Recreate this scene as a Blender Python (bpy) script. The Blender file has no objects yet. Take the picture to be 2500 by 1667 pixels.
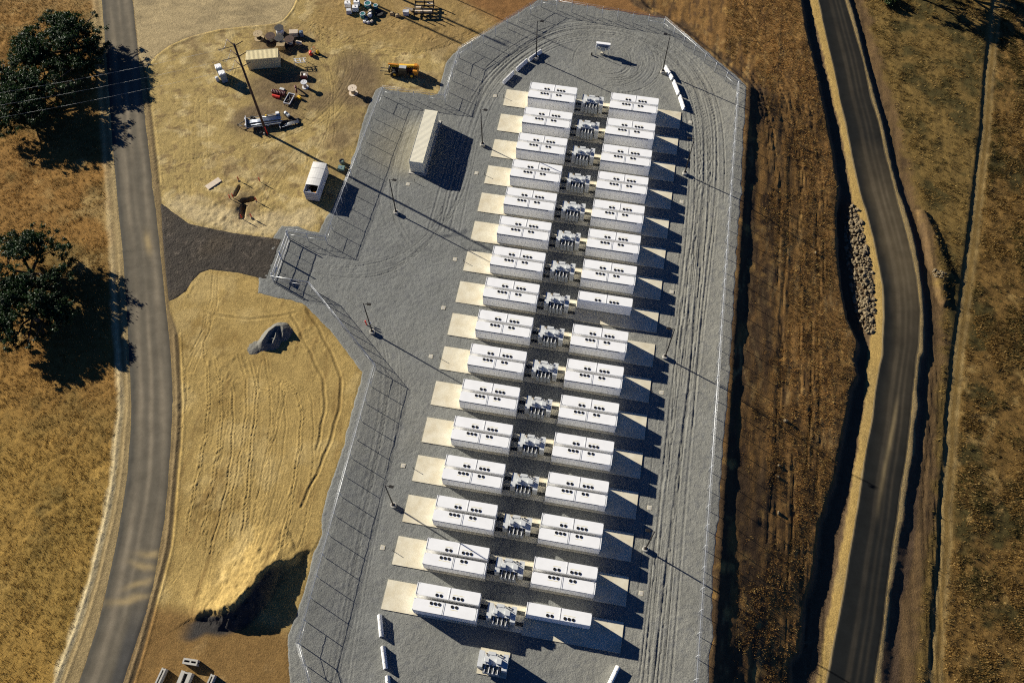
import bpy, math, random
import numpy as np
from mathutils import Matrix, Vector

random.seed(7)
RNG = np.random.default_rng(11)
scene = bpy.context.scene
COL = scene.collection
R_ = math.radians

# ------------------------------------------------------------------ camera, sky, sun, exposure
cam = bpy.data.cameras.new('camera')
cam.sensor_width = 36.0
cam.sensor_fit = 'HORIZONTAL'
cam.lens = 29.845
cam.clip_start = 1.0
cam.clip_end = 2000.0
camo = bpy.data.objects.new('camera', cam)
COL.objects.link(camo)
camo.matrix_world = Matrix(((0.98446, -0.15419, 0.0838, 21.793),
                            (0.17559, 0.87111, -0.45865, -115.161),
                            (-0.00229, 0.46624, 0.88465, 119.947),
                            (0, 0, 0, 1)))
_e = (R_(27.8027), R_(0.1312), R_(10.1129))
camo.rotation_mode = 'XYZ'
camo.location = (21.793, -115.161, 119.947)
camo.rotation_euler = _e
scene.camera = camo

SUN_EL, SUN_SHADOW = R_(21.3), R_(-21.7)          # shadows fall towards SUN_SHADOW on the ground
wd = bpy.data.worlds.new('World')
scene.world = wd
wd.use_nodes = True
nt = wd.node_tree
sky = nt.nodes.new('ShaderNodeTexSky')
sky.sky_type = 'NISHITA'
sky.sun_disc = False
sky.sun_elevation = SUN_EL
to_sun = Vector((-math.cos(SUN_SHADOW) * math.cos(SUN_EL), -math.sin(SUN_SHADOW) * math.cos(SUN_EL), math.sin(SUN_EL)))
sky.sun_rotation = math.atan2(to_sun.x, to_sun.y)
sky.altitude = 300
sky.air_density = 0.4
sky.dust_density = 0.0
sky.ozone_density = 10.0
nt.links.new(sky.outputs[0], nt.nodes['Background'].inputs[0])
nt.nodes['Background'].inputs[1].default_value = 0.05
sl = bpy.data.lights.new('sun', 'SUN')
sl.energy = 5.0
sl.angle = R_(0.5)
sl.color = (1.0, 0.93, 0.80)
so = bpy.data.objects.new('sun', sl)
COL.objects.link(so)
so.rotation_euler = (-to_sun).to_track_quat('-Z', 'Y').to_euler()
so.location = (0, 0, 150)
vs = scene.view_settings
vs.view_transform = 'Standard'
vs.look = 'None'
vs.exposure = 1.0
vs.gamma = 1.0
vs.use_curve_mapping = False
scene.cycles.use_denoising = False
scene.cycles.use_adaptive_sampling = False
scene.cycles.filter_width = 1.15
scene.cycles.max_bounces = 7
scene.cycles.diffuse_bounces = 5
scene.cycles.transparent_max_bounces = 12

# ------------------------------------------------------------------ helpers: materials
def new_mat(name):
    m = bpy.data.materials.new(name)
    m.use_nodes = True
    n = m.node_tree.nodes
    return m, n, m.node_tree.links, n['Principled BSDF']

def coords(n, l, world=False):
    """object coordinates shifted by a per-object random value, or plain world position"""
    if world:
        return n.new('ShaderNodeNewGeometry').outputs['Position']
    tc = n.new('ShaderNodeTexCoord')
    oi = n.new('ShaderNodeObjectInfo')
    mu = n.new('ShaderNodeMath'); mu.operation = 'MULTIPLY'; mu.inputs[1].default_value = 57.0
    l.new(oi.outputs['Random'], mu.inputs[0])
    ad = n.new('ShaderNodeVectorMath'); ad.operation = 'ADD'
    l.new(tc.outputs['Object'], ad.inputs[0]); l.new(mu.outputs[0], ad.inputs[1])
    return ad.outputs[0]

def noise(n, l, vec, scale, detail=4, rough=0.6, dist=0.0):
    t = n.new('ShaderNodeTexNoise')
    t.inputs['Scale'].default_value = scale
    t.inputs['Detail'].default_value = detail
    t.inputs['Roughness'].default_value = rough
    t.inputs['Distortion'].default_value = dist
    l.new(vec, t.inputs['Vector'])
    return t.outputs['Fac']

def ramp(n, l, fac, stops):
    r = n.new('ShaderNodeValToRGB')
    e = r.color_ramp.elements
    while len(e) < len(stops):
        e.new(0.5)
    for el, (p, c) in zip(e, stops):
        el.position = p
        el.color = (*c, 1) if len(c) == 3 else c
    l.new(fac, r.inputs[0])
    return r.outputs[0]

def bump(n, l, bsdf, height, strength, dist):
    b = n.new('ShaderNodeBump')
    b.inputs['Strength'].default_value = strength
    b.inputs['Distance'].default_value = dist
    l.new(height, b.inputs['Height'])
    l.new(b.outputs[0], bsdf.inputs['Normal'])

def mat(name, col, rough=0.6, metal=0.0, var=0.12, scale=1.5, bscale=0, bstr=0.3, bdist=0.02, world=False, tint=None):
    m, n, l, b = new_mat(name)
    v = coords(n, l, world)
    f = noise(n, l, v, scale, 6, 0.65)
    lo = tuple(max(0, c * (1 - var)) for c in (tint or col))
    hi = tuple(min(1, c * (1 + var * 0.6)) for c in col)
    l.new(ramp(n, l, f, [(0.3, lo), (0.7, hi)]), b.inputs['Base Color'])
    b.inputs['Roughness'].default_value = rough
    b.inputs['Metallic'].default_value = metal
    if bscale:
        bump(n, l, b, noise(n, l, v, bscale, 5, 0.65), bstr, bdist)
    return m

def attr_mat(name, rough=0.9, scales=((0.9, 0.35), (7.0, 0.35)), bumps=((3.0, 0.10), (14.0, 0.03)), spec=0.2, translucent=0.0):
    """colour from the mesh's Col attribute, broken up by procedural noise, with bump"""
    m, n, l, b = new_mat(name)
    a = n.new('ShaderNodeAttribute'); a.attribute_name = 'Col'
    v = coords(n, l, True)
    c = a.outputs['Color']
    for s, amt in scales:
        f = noise(n, l, v, s, 5, 0.65)
        g = ramp(n, l, f, [(0.25, (1 - amt,) * 3), (0.75, (1 + amt * 0.0 + amt * 0.55,) * 3)])
        mx = n.new('ShaderNodeMix'); mx.data_type = 'RGBA'; mx.blend_type = 'MULTIPLY'
        mx.inputs['Factor'].default_value = 1.0
        l.new(c, mx.inputs['A']); l.new(g, mx.inputs['B'])
        c = mx.outputs['Result']
    l.new(c, b.inputs['Base Color'])
    b.inputs['Roughness'].default_value = rough
    b.inputs['Specular IOR Level'].default_value = spec
    if bumps:
        h = None
        for s, d in bumps:
            f = noise(n, l, v, s, 4, 0.6)
            k = n.new('ShaderNodeMath'); k.operation = 'MULTIPLY'; k.inputs[1].default_value = d
            l.new(f, k.inputs[0])
            if h is None:
                h = k.outputs[0]
            else:
                ad = n.new('ShaderNodeMath'); ad.operation = 'ADD'
                l.new(h, ad.inputs[0]); l.new(k.outputs[0], ad.inputs[1]); h = ad.outputs[0]
        bump(n, l, b, h, 1.0, 1.0)
    if translucent:
        t = n.new('ShaderNodeBsdfTranslucent')
        l.new(c, t.inputs['Color'])
        ms = n.new('ShaderNodeMixShader'); ms.inputs[0].default_value = translucent
        l.new(b.outputs[0], ms.inputs[1]); l.new(t.outputs[0], ms.inputs[2])
        l.new(ms.outputs[0], n['Material Output'].inputs['Surface'])
    return m

MAT = {}
MAT['ground'] = attr_mat('ground_soil', 0.95, scales=((0.35, 0.2), (1.6, 0.25), (5.0, 0.45), (14.0, 0.4)), bumps=((5.0, 0.06), (13.0, 0.045)), spec=0.1)
MAT['asphalt'] = attr_mat('asphalt', 0.85, scales=((0.5, 0.25), (9.0, 0.25)), bumps=((25.0, 0.008),), spec=0.05)
MAT['gravel'] = attr_mat('crushed_gravel', 0.9, scales=((0.2, 0.2), (7.0, 0.36), (20.0, 0.40)), bumps=((4.5, 0.075), (10.0, 0.055), (22.0, 0.025)), spec=0.2)
MAT['coarse'] = attr_mat('coarse_rock_surface', 0.9, scales=((0.6, 0.3), (5.0, 0.6)), bumps=((3.5, 0.22), (9.0, 0.12)), spec=0.2)
MAT['grass'] = attr_mat('dry_grass_blades', 0.9, scales=((0.3, 0.2),), bumps=(), spec=0.1, translucent=0.25)
MAT['leaf'] = attr_mat('oak_leaves', 0.6, scales=((0.7, 0.3),), bumps=(), spec=0.3, translucent=0.2)
MAT['bark'] = mat('bark', (0.07, 0.05, 0.035), 0.95, var=0.4, scale=4, bscale=8, bstr=0.8, bdist=0.05)
MAT['white'] = mat('white_paint', (0.84, 0.84, 0.83), 0.45, var=0.05, scale=0.9)
MAT['white2'] = mat('white_roof_paint', (0.79, 0.795, 0.79), 0.5, var=0.06, scale=0.7)
MAT['doorwhite'] = mat('white_door_paint', (0.86, 0.86, 0.85), 0.45, var=0.05, scale=1.2)
MAT['greyw'] = mat('pale_grey_paint', (0.54, 0.555, 0.55), 0.45, var=0.1, scale=1.2)
MAT['greyd'] = mat('grey_paint', (0.38, 0.40, 0.40), 0.5, var=0.12, scale=2)
MAT['vent'] = mat('vent_grille', (0.20, 0.22, 0.25), 0.6, var=0.25, scale=14)
MAT['black'] = mat('black_plastic', (0.012, 0.013, 0.014), 0.5, var=0.3, scale=5)
MAT['dark'] = mat('dark_steel', (0.03, 0.03, 0.032), 0.5, 0.4, var=0.3, scale=3)
MAT['seam'] = mat('seam_steel', (0.22, 0.24, 0.26), 0.5, 0.2, var=0.2, scale=3)
MAT['yellow'] = mat('yellow_marking', (0.62, 0.50, 0.05), 0.6, var=0.2, scale=3)
MAT['concrete'] = mat('pad_concrete', (0.58, 0.545, 0.43), 0.85, var=0.14, scale=0.55, bscale=18, bstr=0.15, bdist=0.01, tint=(0.57, 0.50, 0.35))
MAT['concrete2'] = mat('grey_concrete', (0.42, 0.40, 0.35), 0.85, var=0.2, scale=1.3, bscale=10, bstr=0.2, bdist=0.02)
MAT['barrier'] = mat('barrier_concrete', (0.72, 0.72, 0.70), 0.7, var=0.12, scale=1.5, bscale=10, bstr=0.2, bdist=0.02)
MAT['galv'] = mat('galvanised_steel', (0.55, 0.57, 0.58), 0.4, 0.35, var=0.12, scale=4)
MAT['bronze'] = mat('dark_bronze_pole', (0.025, 0.022, 0.02), 0.45, 0.3, var=0.2, scale=3)
MAT['tan'] = mat('tan_container_paint', (0.62, 0.53, 0.29), 0.55, var=0.14, scale=0.8)
MAT['cream'] = mat('cream_container_paint', (0.72, 0.68, 0.53), 0.55, var=0.1, scale=0.8)
MAT['tarp'] = mat('white_tarp', (0.66, 0.65, 0.61), 0.6, var=0.14, scale=1.2, bscale=2, bstr=0.4, bdist=0.05)
MAT['greywhite'] = mat('weathered_white_panel', (0.55, 0.56, 0.58), 0.6, var=0.25, scale=1.5)
MAT['wood'] = mat('weathered_wood', (0.40, 0.30, 0.16), 0.85, var=0.3, scale=3)
MAT['wood2'] = mat('pale_reel_wood', (0.60, 0.50, 0.38), 0.85, var=0.2, scale=4)
MAT['polewood'] = mat('pole_wood', (0.055, 0.028, 0.018), 0.9, var=0.35, scale=2)
MAT['cable'] = mat('black_cable', (0.012, 0.011, 0.011), 0.6, var=0.3, scale=6)
MAT['darkred'] = mat('dark_red_hose', (0.12, 0.02, 0.025), 0.6, var=0.3, scale=6)
MAT['orange'] = mat('orange_machine_paint', (0.62, 0.24, 0.02), 0.45, var=0.2, scale=2)
MAT['yelo'] = mat('yellow_machine_paint', (0.70, 0.42, 0.03), 0.45, var=0.2, scale=2)
MAT['red'] = mat('red_marker', (0.65, 0.03, 0.015), 0.5, var=0.15, scale=3)
MAT['teal'] = mat('teal_plastic', (0.03, 0.16, 0.17), 0.45, var=0.25, scale=2)
MAT['greenbox'] = mat('dull_green_paint', (0.12, 0.20, 0.17), 0.5, var=0.25, scale=3)
MAT['rubber'] = mat('tyre_rubber', (0.018, 0.017, 0.016), 0.9, var=0.4, scale=6)
MAT['glass'] = mat('cab_glass', (0.02, 0.03, 0.035), 0.08, var=0.1, scale=2)
MAT['pipe'] = mat('grey_blue_pipe', (0.32, 0.36, 0.42), 0.35, 0.4, var=0.15, scale=2)
MAT['toilet'] = mat('grey_blue_cabin', (0.20, 0.26, 0.30), 0.5, var=0.15, scale=1.5)
MAT['rock'] = mat('riprap_stone', (0.19, 0.145, 0.08), 0.9, var=0.55, scale=1.4, bscale=7, bstr=0.6, bdist=0.05)
MAT['bluetarp'] = mat('faded_blue_cover', (0.10, 0.16, 0.24), 0.6, var=0.2, scale=2)
MAT['solar'] = mat('grey_panel', (0.30, 0.33, 0.40), 0.35, var=0.15, scale=2)

def chain_mat():
    m, n, l, b = new_mat('chain_link_wire')
    uv = n.new('ShaderNodeUVMap')
    sp = n.new('ShaderNodeSeparateXYZ'); l.new(uv.outputs[0], sp.inputs[0])
    outs = []
    for op in ('ADD', 'SUBTRACT'):
        a = n.new('ShaderNodeMath'); a.operation = op
        l.new(sp.outputs[0], a.inputs[0]); l.new(sp.outputs[1], a.inputs[1])
        k = n.new('ShaderNodeMath'); k.operation = 'MULTIPLY'; k.inputs[1].default_value = 1 / 0.075
        l.new(a.outputs[0], k.inputs[0])
        fr = n.new('ShaderNodeMath'); fr.operation = 'FRACT'; l.new(k.outputs[0], fr.inputs[0])
        lt = n.new('ShaderNodeMath'); lt.operation = 'LESS_THAN'; lt.inputs[1].default_value = 0.115
        l.new(fr.outputs[0], lt.inputs[0])
        outs.append(lt.outputs[0])
    mx = n.new('ShaderNodeMath'); mx.operation = 'MAXIMUM'
    l.new(outs[0], mx.inputs[0]); l.new(outs[1], mx.inputs[1])
    b.inputs['Base Color'].default_value = (0.18, 0.19, 0.20, 1)
    b.inputs['Metallic'].default_value = 0.2
    b.inputs['Roughness'].default_value = 0.45
    tr = n.new('ShaderNodeBsdfTransparent')
    ms = n.new('ShaderNodeMixShader')
    l.new(mx.outputs[0], ms.inputs[0]); l.new(tr.outputs[0], ms.inputs[1]); l.new(b.outputs[0], ms.inputs[2])
    l.new(ms.outputs[0], n['Material Output'].inputs['Surface'])
    return m
MAT['chain'] = chain_mat()

# ------------------------------------------------------------------ helpers: meshes and objects
class MB:
    def __init__(self):
        self.v = []; self.f = []; self.s = []
    def add(self, vs_, fs, smooth=False):
        o = len(self.v)
        self.v += [tuple(p) for p in vs_]
        self.f += [tuple(i + o for i in q) for q in fs]
        self.s += [smooth] * len(fs)
        return self
    def box(self, x0, y0, z0, x1, y1, z1, rot=0.0, c=None, top=None):
        """axis box; rot turns it about c (or its centre) around z; top=(sx, sy) shrinks the upper face"""
        cx, cy = (x0 + x1) / 2, (y0 + y1) / 2
        pts = []
        for z in (z0, z1):
            sx, sy = (top if (top and z == z1) else (1, 1))
            for x, y in ((x0, y0), (x1, y0), (x1, y1), (x0, y1)):
                pts.append((cx + (x - cx) * sx, cy + (y - cy) * sy, z))
        if rot:
            ox, oy = c or (cx, cy)
            ca, sa = math.cos(rot), math.sin(rot)
            pts = [(ox + (x - ox) * ca - (y - oy) * sa, oy + (x - ox) * sa + (y - oy) * ca, z) for x, y, z in pts]
        return self.add(pts, [(3, 2, 1, 0), (4, 5, 6, 7), (0, 1, 5, 4), (1, 2, 6, 5), (2, 3, 7, 6), (3, 0, 4, 7)])
    def tube(self, p0, p1, r0, r1=None, n=8, cap=True):
        r1 = r0 if r1 is None else r1
        p0, p1 = Vector(p0), Vector(p1)
        d = (p1 - p0)
        if d.length < 1e-6:
            return self
        d.normalize()
        a = d.orthogonal().normalized(); b = d.cross(a)
        vs_ = []
        for p, r in ((p0, r0), (p1, r1)):
            for i in range(n):
                t = 2 * math.pi * i / n
                vs_.append(p + a * (math.cos(t) * r) + b * (math.sin(t) * r))
        o = len(self.v)
        self.add(vs_, [(i, (i + 1) % n, n + (i + 1) % n, n + i) for i in range(n)], True)
        if cap:
            self.f += [tuple(o + i for i in range(n))[::-1], tuple(o + n + i for i in range(n))]
            self.s += [False, False]
        return self
    def path(self, pts, r, n=6):
        for a, b in zip(pts[:-1], pts[1:]):
            self.tube(a, b, r, n=n)
        return self
    def ring(self, c, r0, r1, z0, z1, n=16):
        """upright annulus between radii r0 < r1"""
        vs_ = []
        for (r, z) in ((r0, z0), (r1, z0), (r1, z1), (r0, z1)):
            for i in range(n):
                t = 2 * math.pi * i / n
                vs_.append((c[0] + r * math.cos(t), c[1] + r * math.sin(t), z))
        fs = []
        for k in range(4):
            for i in range(n):
                j = (i + 1) % n; k2 = (k + 1) % 4
                fs.append((k * n + i, k * n + j, k2 * n + j, k2 * n + i))
        return self.add(vs_, fs)
    def prism(self, prof, axis0, axis1):
        """profile [(u, z)] extruded from axis0 to axis1 (xy points); u is sideways"""
        a, b = Vector((*axis0, 0)), Vector((*axis1, 0))
        d = (b - a).normalized(); s = Vector((-d.y, d.x, 0))
        n = len(prof)
        vs_ = [e + s * u + Vector((0, 0, z)) for e in (a, b) for u, z in prof]
        fs = [(i, (i + 1) % n, n + (i + 1) % n, n + i) for i in range(n)]
        fs += [tuple(range(n))[::-1], tuple(range(n, 2 * n))]
        return self.add(vs_, fs)
    def mesh(self, name, m):
        me = bpy.data.meshes.new(name)
        me.from_pydata(self.v, [], self.f)
        me.polygons.foreach_set('use_smooth', self.s)
        me.materials.append(MAT[m] if isinstance(m, str) else m)
        me.update()
        return me
    def obj(self, name, m, parent=None, loc=(0, 0, 0), rz=0.0):
        return mobj(name, self.mesh(name, m), parent, loc, rz)

def mobj(name, me, parent=None, loc=(0, 0, 0), rz=0.0):
    o = bpy.data.objects.new(name, me)
    COL.objects.link(o)
    o.location = loc
    o.rotation_euler = (0, 0, rz)
    if parent:
        o.parent = parent
    return o

def tag(o, label, cat, group=None):
    o['label'] = label; o['category'] = cat
    if group:
        o['group'] = group
    return o

def thing(name, label, cat, loc=(0, 0, 0), rz=0.0, group=None):
    o = bpy.data.objects.new(name, None)
    o.empty_display_size = 0.3
    COL.objects.link(o)
    o.location = loc; o.rotation_euler = (0, 0, rz)
    return tag(o, label, cat, group)

def dup(root, loc, rz, label):
    def cp(o, par):
        c = o.copy()
        COL.objects.link(c)
        c.parent = par
        for k in o.children:
            cp(k, c)
        return c
    r = cp(root, None)
    r.location = loc; r.rotation_euler = (0, 0, rz)
    r['label'] = label
    return r

def np_mesh(name, V, F, m, smooth=True, col=None):
    """fast mesh from numpy arrays; F is (n,3) or (n,4)"""
    me = bpy.data.meshes.new(name)
    k = F.shape[1]
    me.vertices.add(len(V)); me.vertices.foreach_set('co', V.astype(np.float32).ravel())
    me.loops.add(F.size); me.loops.foreach_set('vertex_index', F.astype(np.int32).ravel())
    me.polygons.add(len(F))
    me.polygons.foreach_set('loop_start', np.arange(0, F.size, k, dtype=np.int32))
    me.polygons.foreach_set('loop_total', np.full(len(F), k, dtype=np.int32))
    me.polygons.foreach_set('use_smooth', np.full(len(F), smooth))
    me.materials.append(MAT[m] if isinstance(m, str) else m)
    if col is not None:
        a = me.color_attributes.new('Col', 'FLOAT_COLOR', 'POINT')
        c4 = np.ones((len(V), 4), np.float32); c4[:, :3] = col
        a.data.foreach_set('color', c4.ravel())
    me.update(calc_edges=True)
    return me

# ------------------------------------------------------------------ numpy noise and distances
_T = RNG.random((512, 512)).astype(np.float32)
def vnoise(x, y, seed=0):
    x = np.asarray(x, np.float32) + seed * 17.31; y = np.asarray(y, np.float32) + seed * 9.77
    xi = np.floor(x).astype(np.int32); yi = np.floor(y).astype(np.int32)
    fx = x - xi; fy = y - yi
    fx = fx * fx * (3 - 2 * fx); fy = fy * fy * (3 - 2 * fy)
    a = _T[xi & 511, yi & 511]; b = _T[(xi + 1) & 511, yi & 511]
    c = _T[xi & 511, (yi + 1) & 511]; d = _T[(xi + 1) & 511, (yi + 1) & 511]
    return (a * (1 - fx) + b * fx) * (1 - fy) + (c * (1 - fx) + d * fx) * fy
def fbm(x, y, s, oct_=4, seed=0, g=0.5):
    """about -1..1, first wavelength s metres"""
    t = 0; a = 1.0; w = 0; f = 1.0 / s
    for o in range(oct_):
        t = t + a * vnoise(x * f, y * f, seed + o * 3); w += a
        a *= g; f *= 2.03
    return (t / w - 0.5) * 2
def sstep(a, b, x):
    t = np.clip((x - a) / (b - a), 0, 1)
    return t * t * (3 - 2 * t)
def seg_dist(x, y, pts):
    """distance to polyline and signed side of the nearest segment (+ = left of travel)"""
    d = np.full(x.shape, 1e9, np.float32); sd = np.zeros(x.shape, np.float32); tt = np.zeros(x.shape, np.float32)
    L = 0.0
    for (ax, ay), (bx, by) in zip(pts[:-1], pts[1:]):
        ux, uy = bx - ax, by - ay; l2 = ux * ux + uy * uy
        if l2 == 0:
            continue
        t = np.clip(((x - ax) * ux + (y - ay) * uy) / l2, 0, 1)
        dx = x - (ax + t * ux); dy = y - (ay + t * uy)
        q = np.sqrt(dx * dx + dy * dy)
        m = q < d
        d = np.where(m, q, d)
        sd = np.where(m, np.sign(ux * (y - ay) - uy * (x - ax)), sd)
        tt = np.where(m, L + t * math.sqrt(l2), tt)
        L += math.sqrt(l2)
    return d, sd, tt / max(L, 1e-6)
def poly_sd(x, y, P):
    """signed distance to polygon, negative inside"""
    d = np.full(x.shape, 1e9, np.float32); ins = np.zeros(x.shape, bool)
    n = len(P)
    for i in range(n):
        ax, ay = P[i]; bx, by = P[(i + 1) % n]
        ux, uy = bx - ax, by - ay; l2 = ux * ux + uy * uy
        if l2 == 0:
            continue
        t = np.clip(((x - ax) * ux + (y - ay) * uy) / l2, 0, 1)
        d = np.minimum(d, (x - ax - t * ux) ** 2 + (y - ay - t * uy) ** 2)
        if ay != by:
            c = ((ay > y) != (by > y)) & (x < (bx - ax) * (y - ay) / (by - ay) + ax)
            ins ^= c
    d = np.sqrt(d)
    return np.where(ins, -d, d)

# ------------------------------------------------------------------ site plan (metres)
YARD = [(44.5, -130), (44.7, -95.9), (44.9, -92.7), (44.5, -87.9), (44.4, -82.9), (44.5, -79.4), (44.6, -75.7), (44.6, -66.5), (44.8, -56.5), (44.8, -47.7), (44.7, -29.0), (44.9, -16.5), (44.6, -9.1), (44.5, 1.1), (44.6, 8.9), (42.7, 10.9), (40.3, 12.9), (36.0, 17.1), (31.4, 21.0), (27.3, 24.1), (20.1, 24.5), (15.2, 24.7), (8.9, 25.2), (5.1, 25.5), (2.0, 24.8), (-3.0, 18.8), (-7.7, 12.8), (-11.9, 7.4), (-12.7, 4.6), (-12.6, 0.7), (-12.5, -3.7), (-15.6, -3.9), (-20.8, -4.0), (-23.6, -3.7), (-24.4, -4.5), (-24.7, -8.0), (-24.8, -11.4), (-24.5, -17.0), (-24.3, -23.2), (-24.8, -28.2), (-25.2, -33.8), (-25.8, -36.3), (-25.8, -37.9), (-27.8, -37.8), (-29.8, -37.5), (-32.5, -37.7), (-33.2, -40.7), (-33.4, -44.8), (-33.3, -48.4), (-32.6, -50.0), (-32.4, -51.2), (-28.5, -51.4), (-24.7, -51.7), (-21.6, -53.7), (-17.9, -56.7), (-14.5, -59.7), (-11.5, -62.3), (-11.5, -66.5), (-11.4, -73.4), (-11.3, -77.0), (-11.7, -82.2), (-11.4, -86.0), (-10.8, -88.3), (-11.2, -90.7), (-11.1, -94.1), (-11.0, -97.8), (-11.4, -102.3), (-10.6, -105.0), (-9.4, -108.1), (-6, -116), (-2, -130)]
WL = [(-108, 58.4), (-85.5, 9.7), (-81.5, 1.5), (-73.9, -14.2), (-70.9, -20.7), (-63.4, -36.0), (-57.8, -47.1), (-53.5, -56.1), (-49.0, -66.0), (-45.6, -73.4), (-43.5, -79.1), (-41.7, -84.7), (-40.6, -89.0), (-39.5, -93.8), (-38.5, -99.3), (-37.5, -105.0), (-37.1, -110.5), (-36.5, -130)]
WR = [(-101.7, 59.6), (-79.2, 10.8), (-72.7, -2.7), (-67.7, -13.1), (-63.2, -22.3), (-58.1, -32.8), (-55.0, -38.8), (-51.5, -46.0), (-47.7, -53.9), (-42.3, -65.2), (-39.3, -72.3), (-37.4, -78.1), (-35.7, -83.6), (-33.8, -90.1), (-33.2, -93.2), (-32.0, -99.0), (-31.6, -103.1), (-31.4, -108.4), (-30.5, -130)]
WLS = [(-109, 58.2), (-86.2, 9.5), (-82.4, 1.4), (-74.9, -14.3), (-71.7, -20.8), (-64.4, -36.2), (-59.0, -47.3), (-54.9, -56.3), (-50.1, -66.2), (-46.6, -73.6), (-44.9, -79.4), (-43.1, -84.9), (-41.7, -91.2), (-41.2, -94.6), (-40.3, -99.7), (-39.7, -105.4), (-39.6, -110.2), (-39.0, -130)]
WRS = [(-101.1, 59.7), (-78.6, 10.9), (-72.0, -2.5), (-66.6, -12.9), (-62.0, -22.1), (-56.9, -32.6), (-55.0, -36.6), (-46.0, -56.4), (-42.8, -61.1), (-40.6, -66.1), (-38.1, -72.1), (-36.1, -77.8), (-34.6, -83.4), (-32.7, -89.9), (-31.6, -94.0), (-31.0, -100.6), (-30.6, -104.6), (-30.2, -109.3), (-29.5, -130)]
SIDE = [(-72.0, -4.0), (-68.9, -7.0), (-69.1, -5.3), (-68.6, -2.9), (-67.0, 0.0), (-64.0, 2.9), (-59.0, 5.8), (-53.3, 7.7), (-49.0, 9.0), (-47.3, 10.3), (-46.6, 12.9), (-46.3, 15.1), (-46.5, 20), (-50, 30), (-60, 40), (-84, 22), (-79.0, 10.6)]
DRIVE = [(-55.0, -36.6), (-51.4, -38.6), (-48.5, -40.0), (-45.1, -40.2), (-40.6, -40.5), (-36.3, -40.5), (-31.8, -40.2), (-31.8, -48.6), (-33.1, -48.4), (-36.9, -48.1), (-41.8, -48.3), (-43.2, -49.2), (-44.0, -51.1), (-44.3, -53.0), (-45.4, -54.6), (-46.4, -55.4), (-48.7, -50.6), (-52.0, -43.5)]
LIP = [(-25.2, -102.6), (-24.2, -101.7), (-23.0, -101.3), (-21.2, -101.2), (-19.4, -100.2), (-18.2, -98.2), (-17.0, -94.6), (-15.0, -93.0), (-13.2, -92.0), (-11.8, -90.6)]
C2 = [(-130, 52), (-96.0, 56.6), (-93.3, 56.4), (-91.5, 57.7), (-88.1, 58.0), (-84.7, 58.2), (-82.0, 59.1), (-79.2, 59.7), (-72.7, 60.2), (-70.8, 61.1), (-68.7, 61.4), (-65.8, 62.5), (-61.7, 63.0), (-58.5, 63.6), (-54.2, 64.4), (-49.8, 65.0), (-47.0, 66.2), (-44.2, 65.6), (-41.9, 66.2), (-40.6, 66.2), (-36.4, 64.5), (-30.5, 63.5), (-23.0, 62.9), (-15.1, 62.7), (-10.3, 63.1), (-8.2, 63.1), (-3.8, 62.4), (-1.1, 62.2), (4.7, 61.3), (12.4, 60.1), (18.7, 59.1), (25.3, 57.8), (32.1, 56.5), (39.2, 55.7), (80, 49)]
C3 = [(-130, 55), (-95.1, 60.5), (-91.5, 61.2), (-87.2, 61.8), (-83.6, 62.5), (-79.1, 63.4), (-73.4, 64.3), (-71.0, 64.6), (-67.7, 65.2), (-62.6, 66.0), (-58.4, 66.6), (-54.1, 67.2), (-48.6, 67.9), (-44.0, 68.2), (-38.9, 68.8), (-36.9, 69.6), (-33.3, 69.8), (-28.4, 69.6), (-23.3, 69.3), (-19.6, 68.5), (-13.8, 67.3), (-10.5, 66.0), (-8.4, 65.8), (-0.7, 65.0), (6.7, 63.9), (12.8, 62.7), (20.1, 61.5), (29.1, 60.0), (35.4, 58.7), (41.5, 57.6), (80, 51)]
C4 = [(-130, 56), (-94.9, 61.7), (-90.1, 62.6), (-86.6, 63.3), (-81.6, 64.2), (-77.0, 64.9), (-71.9, 65.8), (-63.5, 67.0), (-58.9, 67.8), (-53.9, 68.7), (-48.8, 69.3), (-43.8, 70.1), (-42.0, 70.5), (-34.5, 70.9), (-28.3, 70.9), (-24.6, 70.5), (-18.2, 69.5), (-12.5, 68.3), (-8.3, 67.3), (-0.7, 66.0), (6.7, 65.0), (13.8, 63.8), (22.1, 62.6), (31.6, 60.9), (41.5, 59.3), (80, 53)]
C5 = [(-130, 62.7), (-93.7, 68.4), (-89.3, 69.1), (-85.8, 69.7), (-80.5, 70.4), (-74.6, 71.3), (-69.7, 72.2), (-64.4, 73.0), (-59.3, 73.9), (-53.9, 74.7), (-48.4, 75.3), (-41.6, 76.2), (-39.3, 76.7), (-32.1, 77.2), (-26.0, 76.9), (-21.7, 76.4), (-15.9, 75.4), (-7.8, 73.9), (3.3, 72.0), (9.3, 71.2), (15.5, 69.9), (25.9, 68.4), (33.7, 66.8), (42.5, 65.0), (80, 58.5)]
C6 = [(-130, 63.5), (-93.6, 69.0), (-90.0, 69.5), (-85.7, 70.2), (-81.3, 70.7), (-76.7, 71.6), (-71.1, 72.5), (-69.6, 73.0), (-66.3, 73.4), (-61.2, 74.3), (-57.6, 75.0), (-54.4, 75.3), (-50.4, 76.1), (-47.2, 76.0), (-41.4, 76.8), (-40.3, 77.4), (-33.2, 77.8), (-27.1, 77.7), (-22.0, 77.3), (-15.6, 76.5), (-9.0, 75.0), (-7.0, 74.3), (0.6, 73.1), (9.6, 71.9), (16.3, 70.5), (25.4, 68.9), (33.9, 67.6), (42.8, 65.9), (80, 59.5)]
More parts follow.
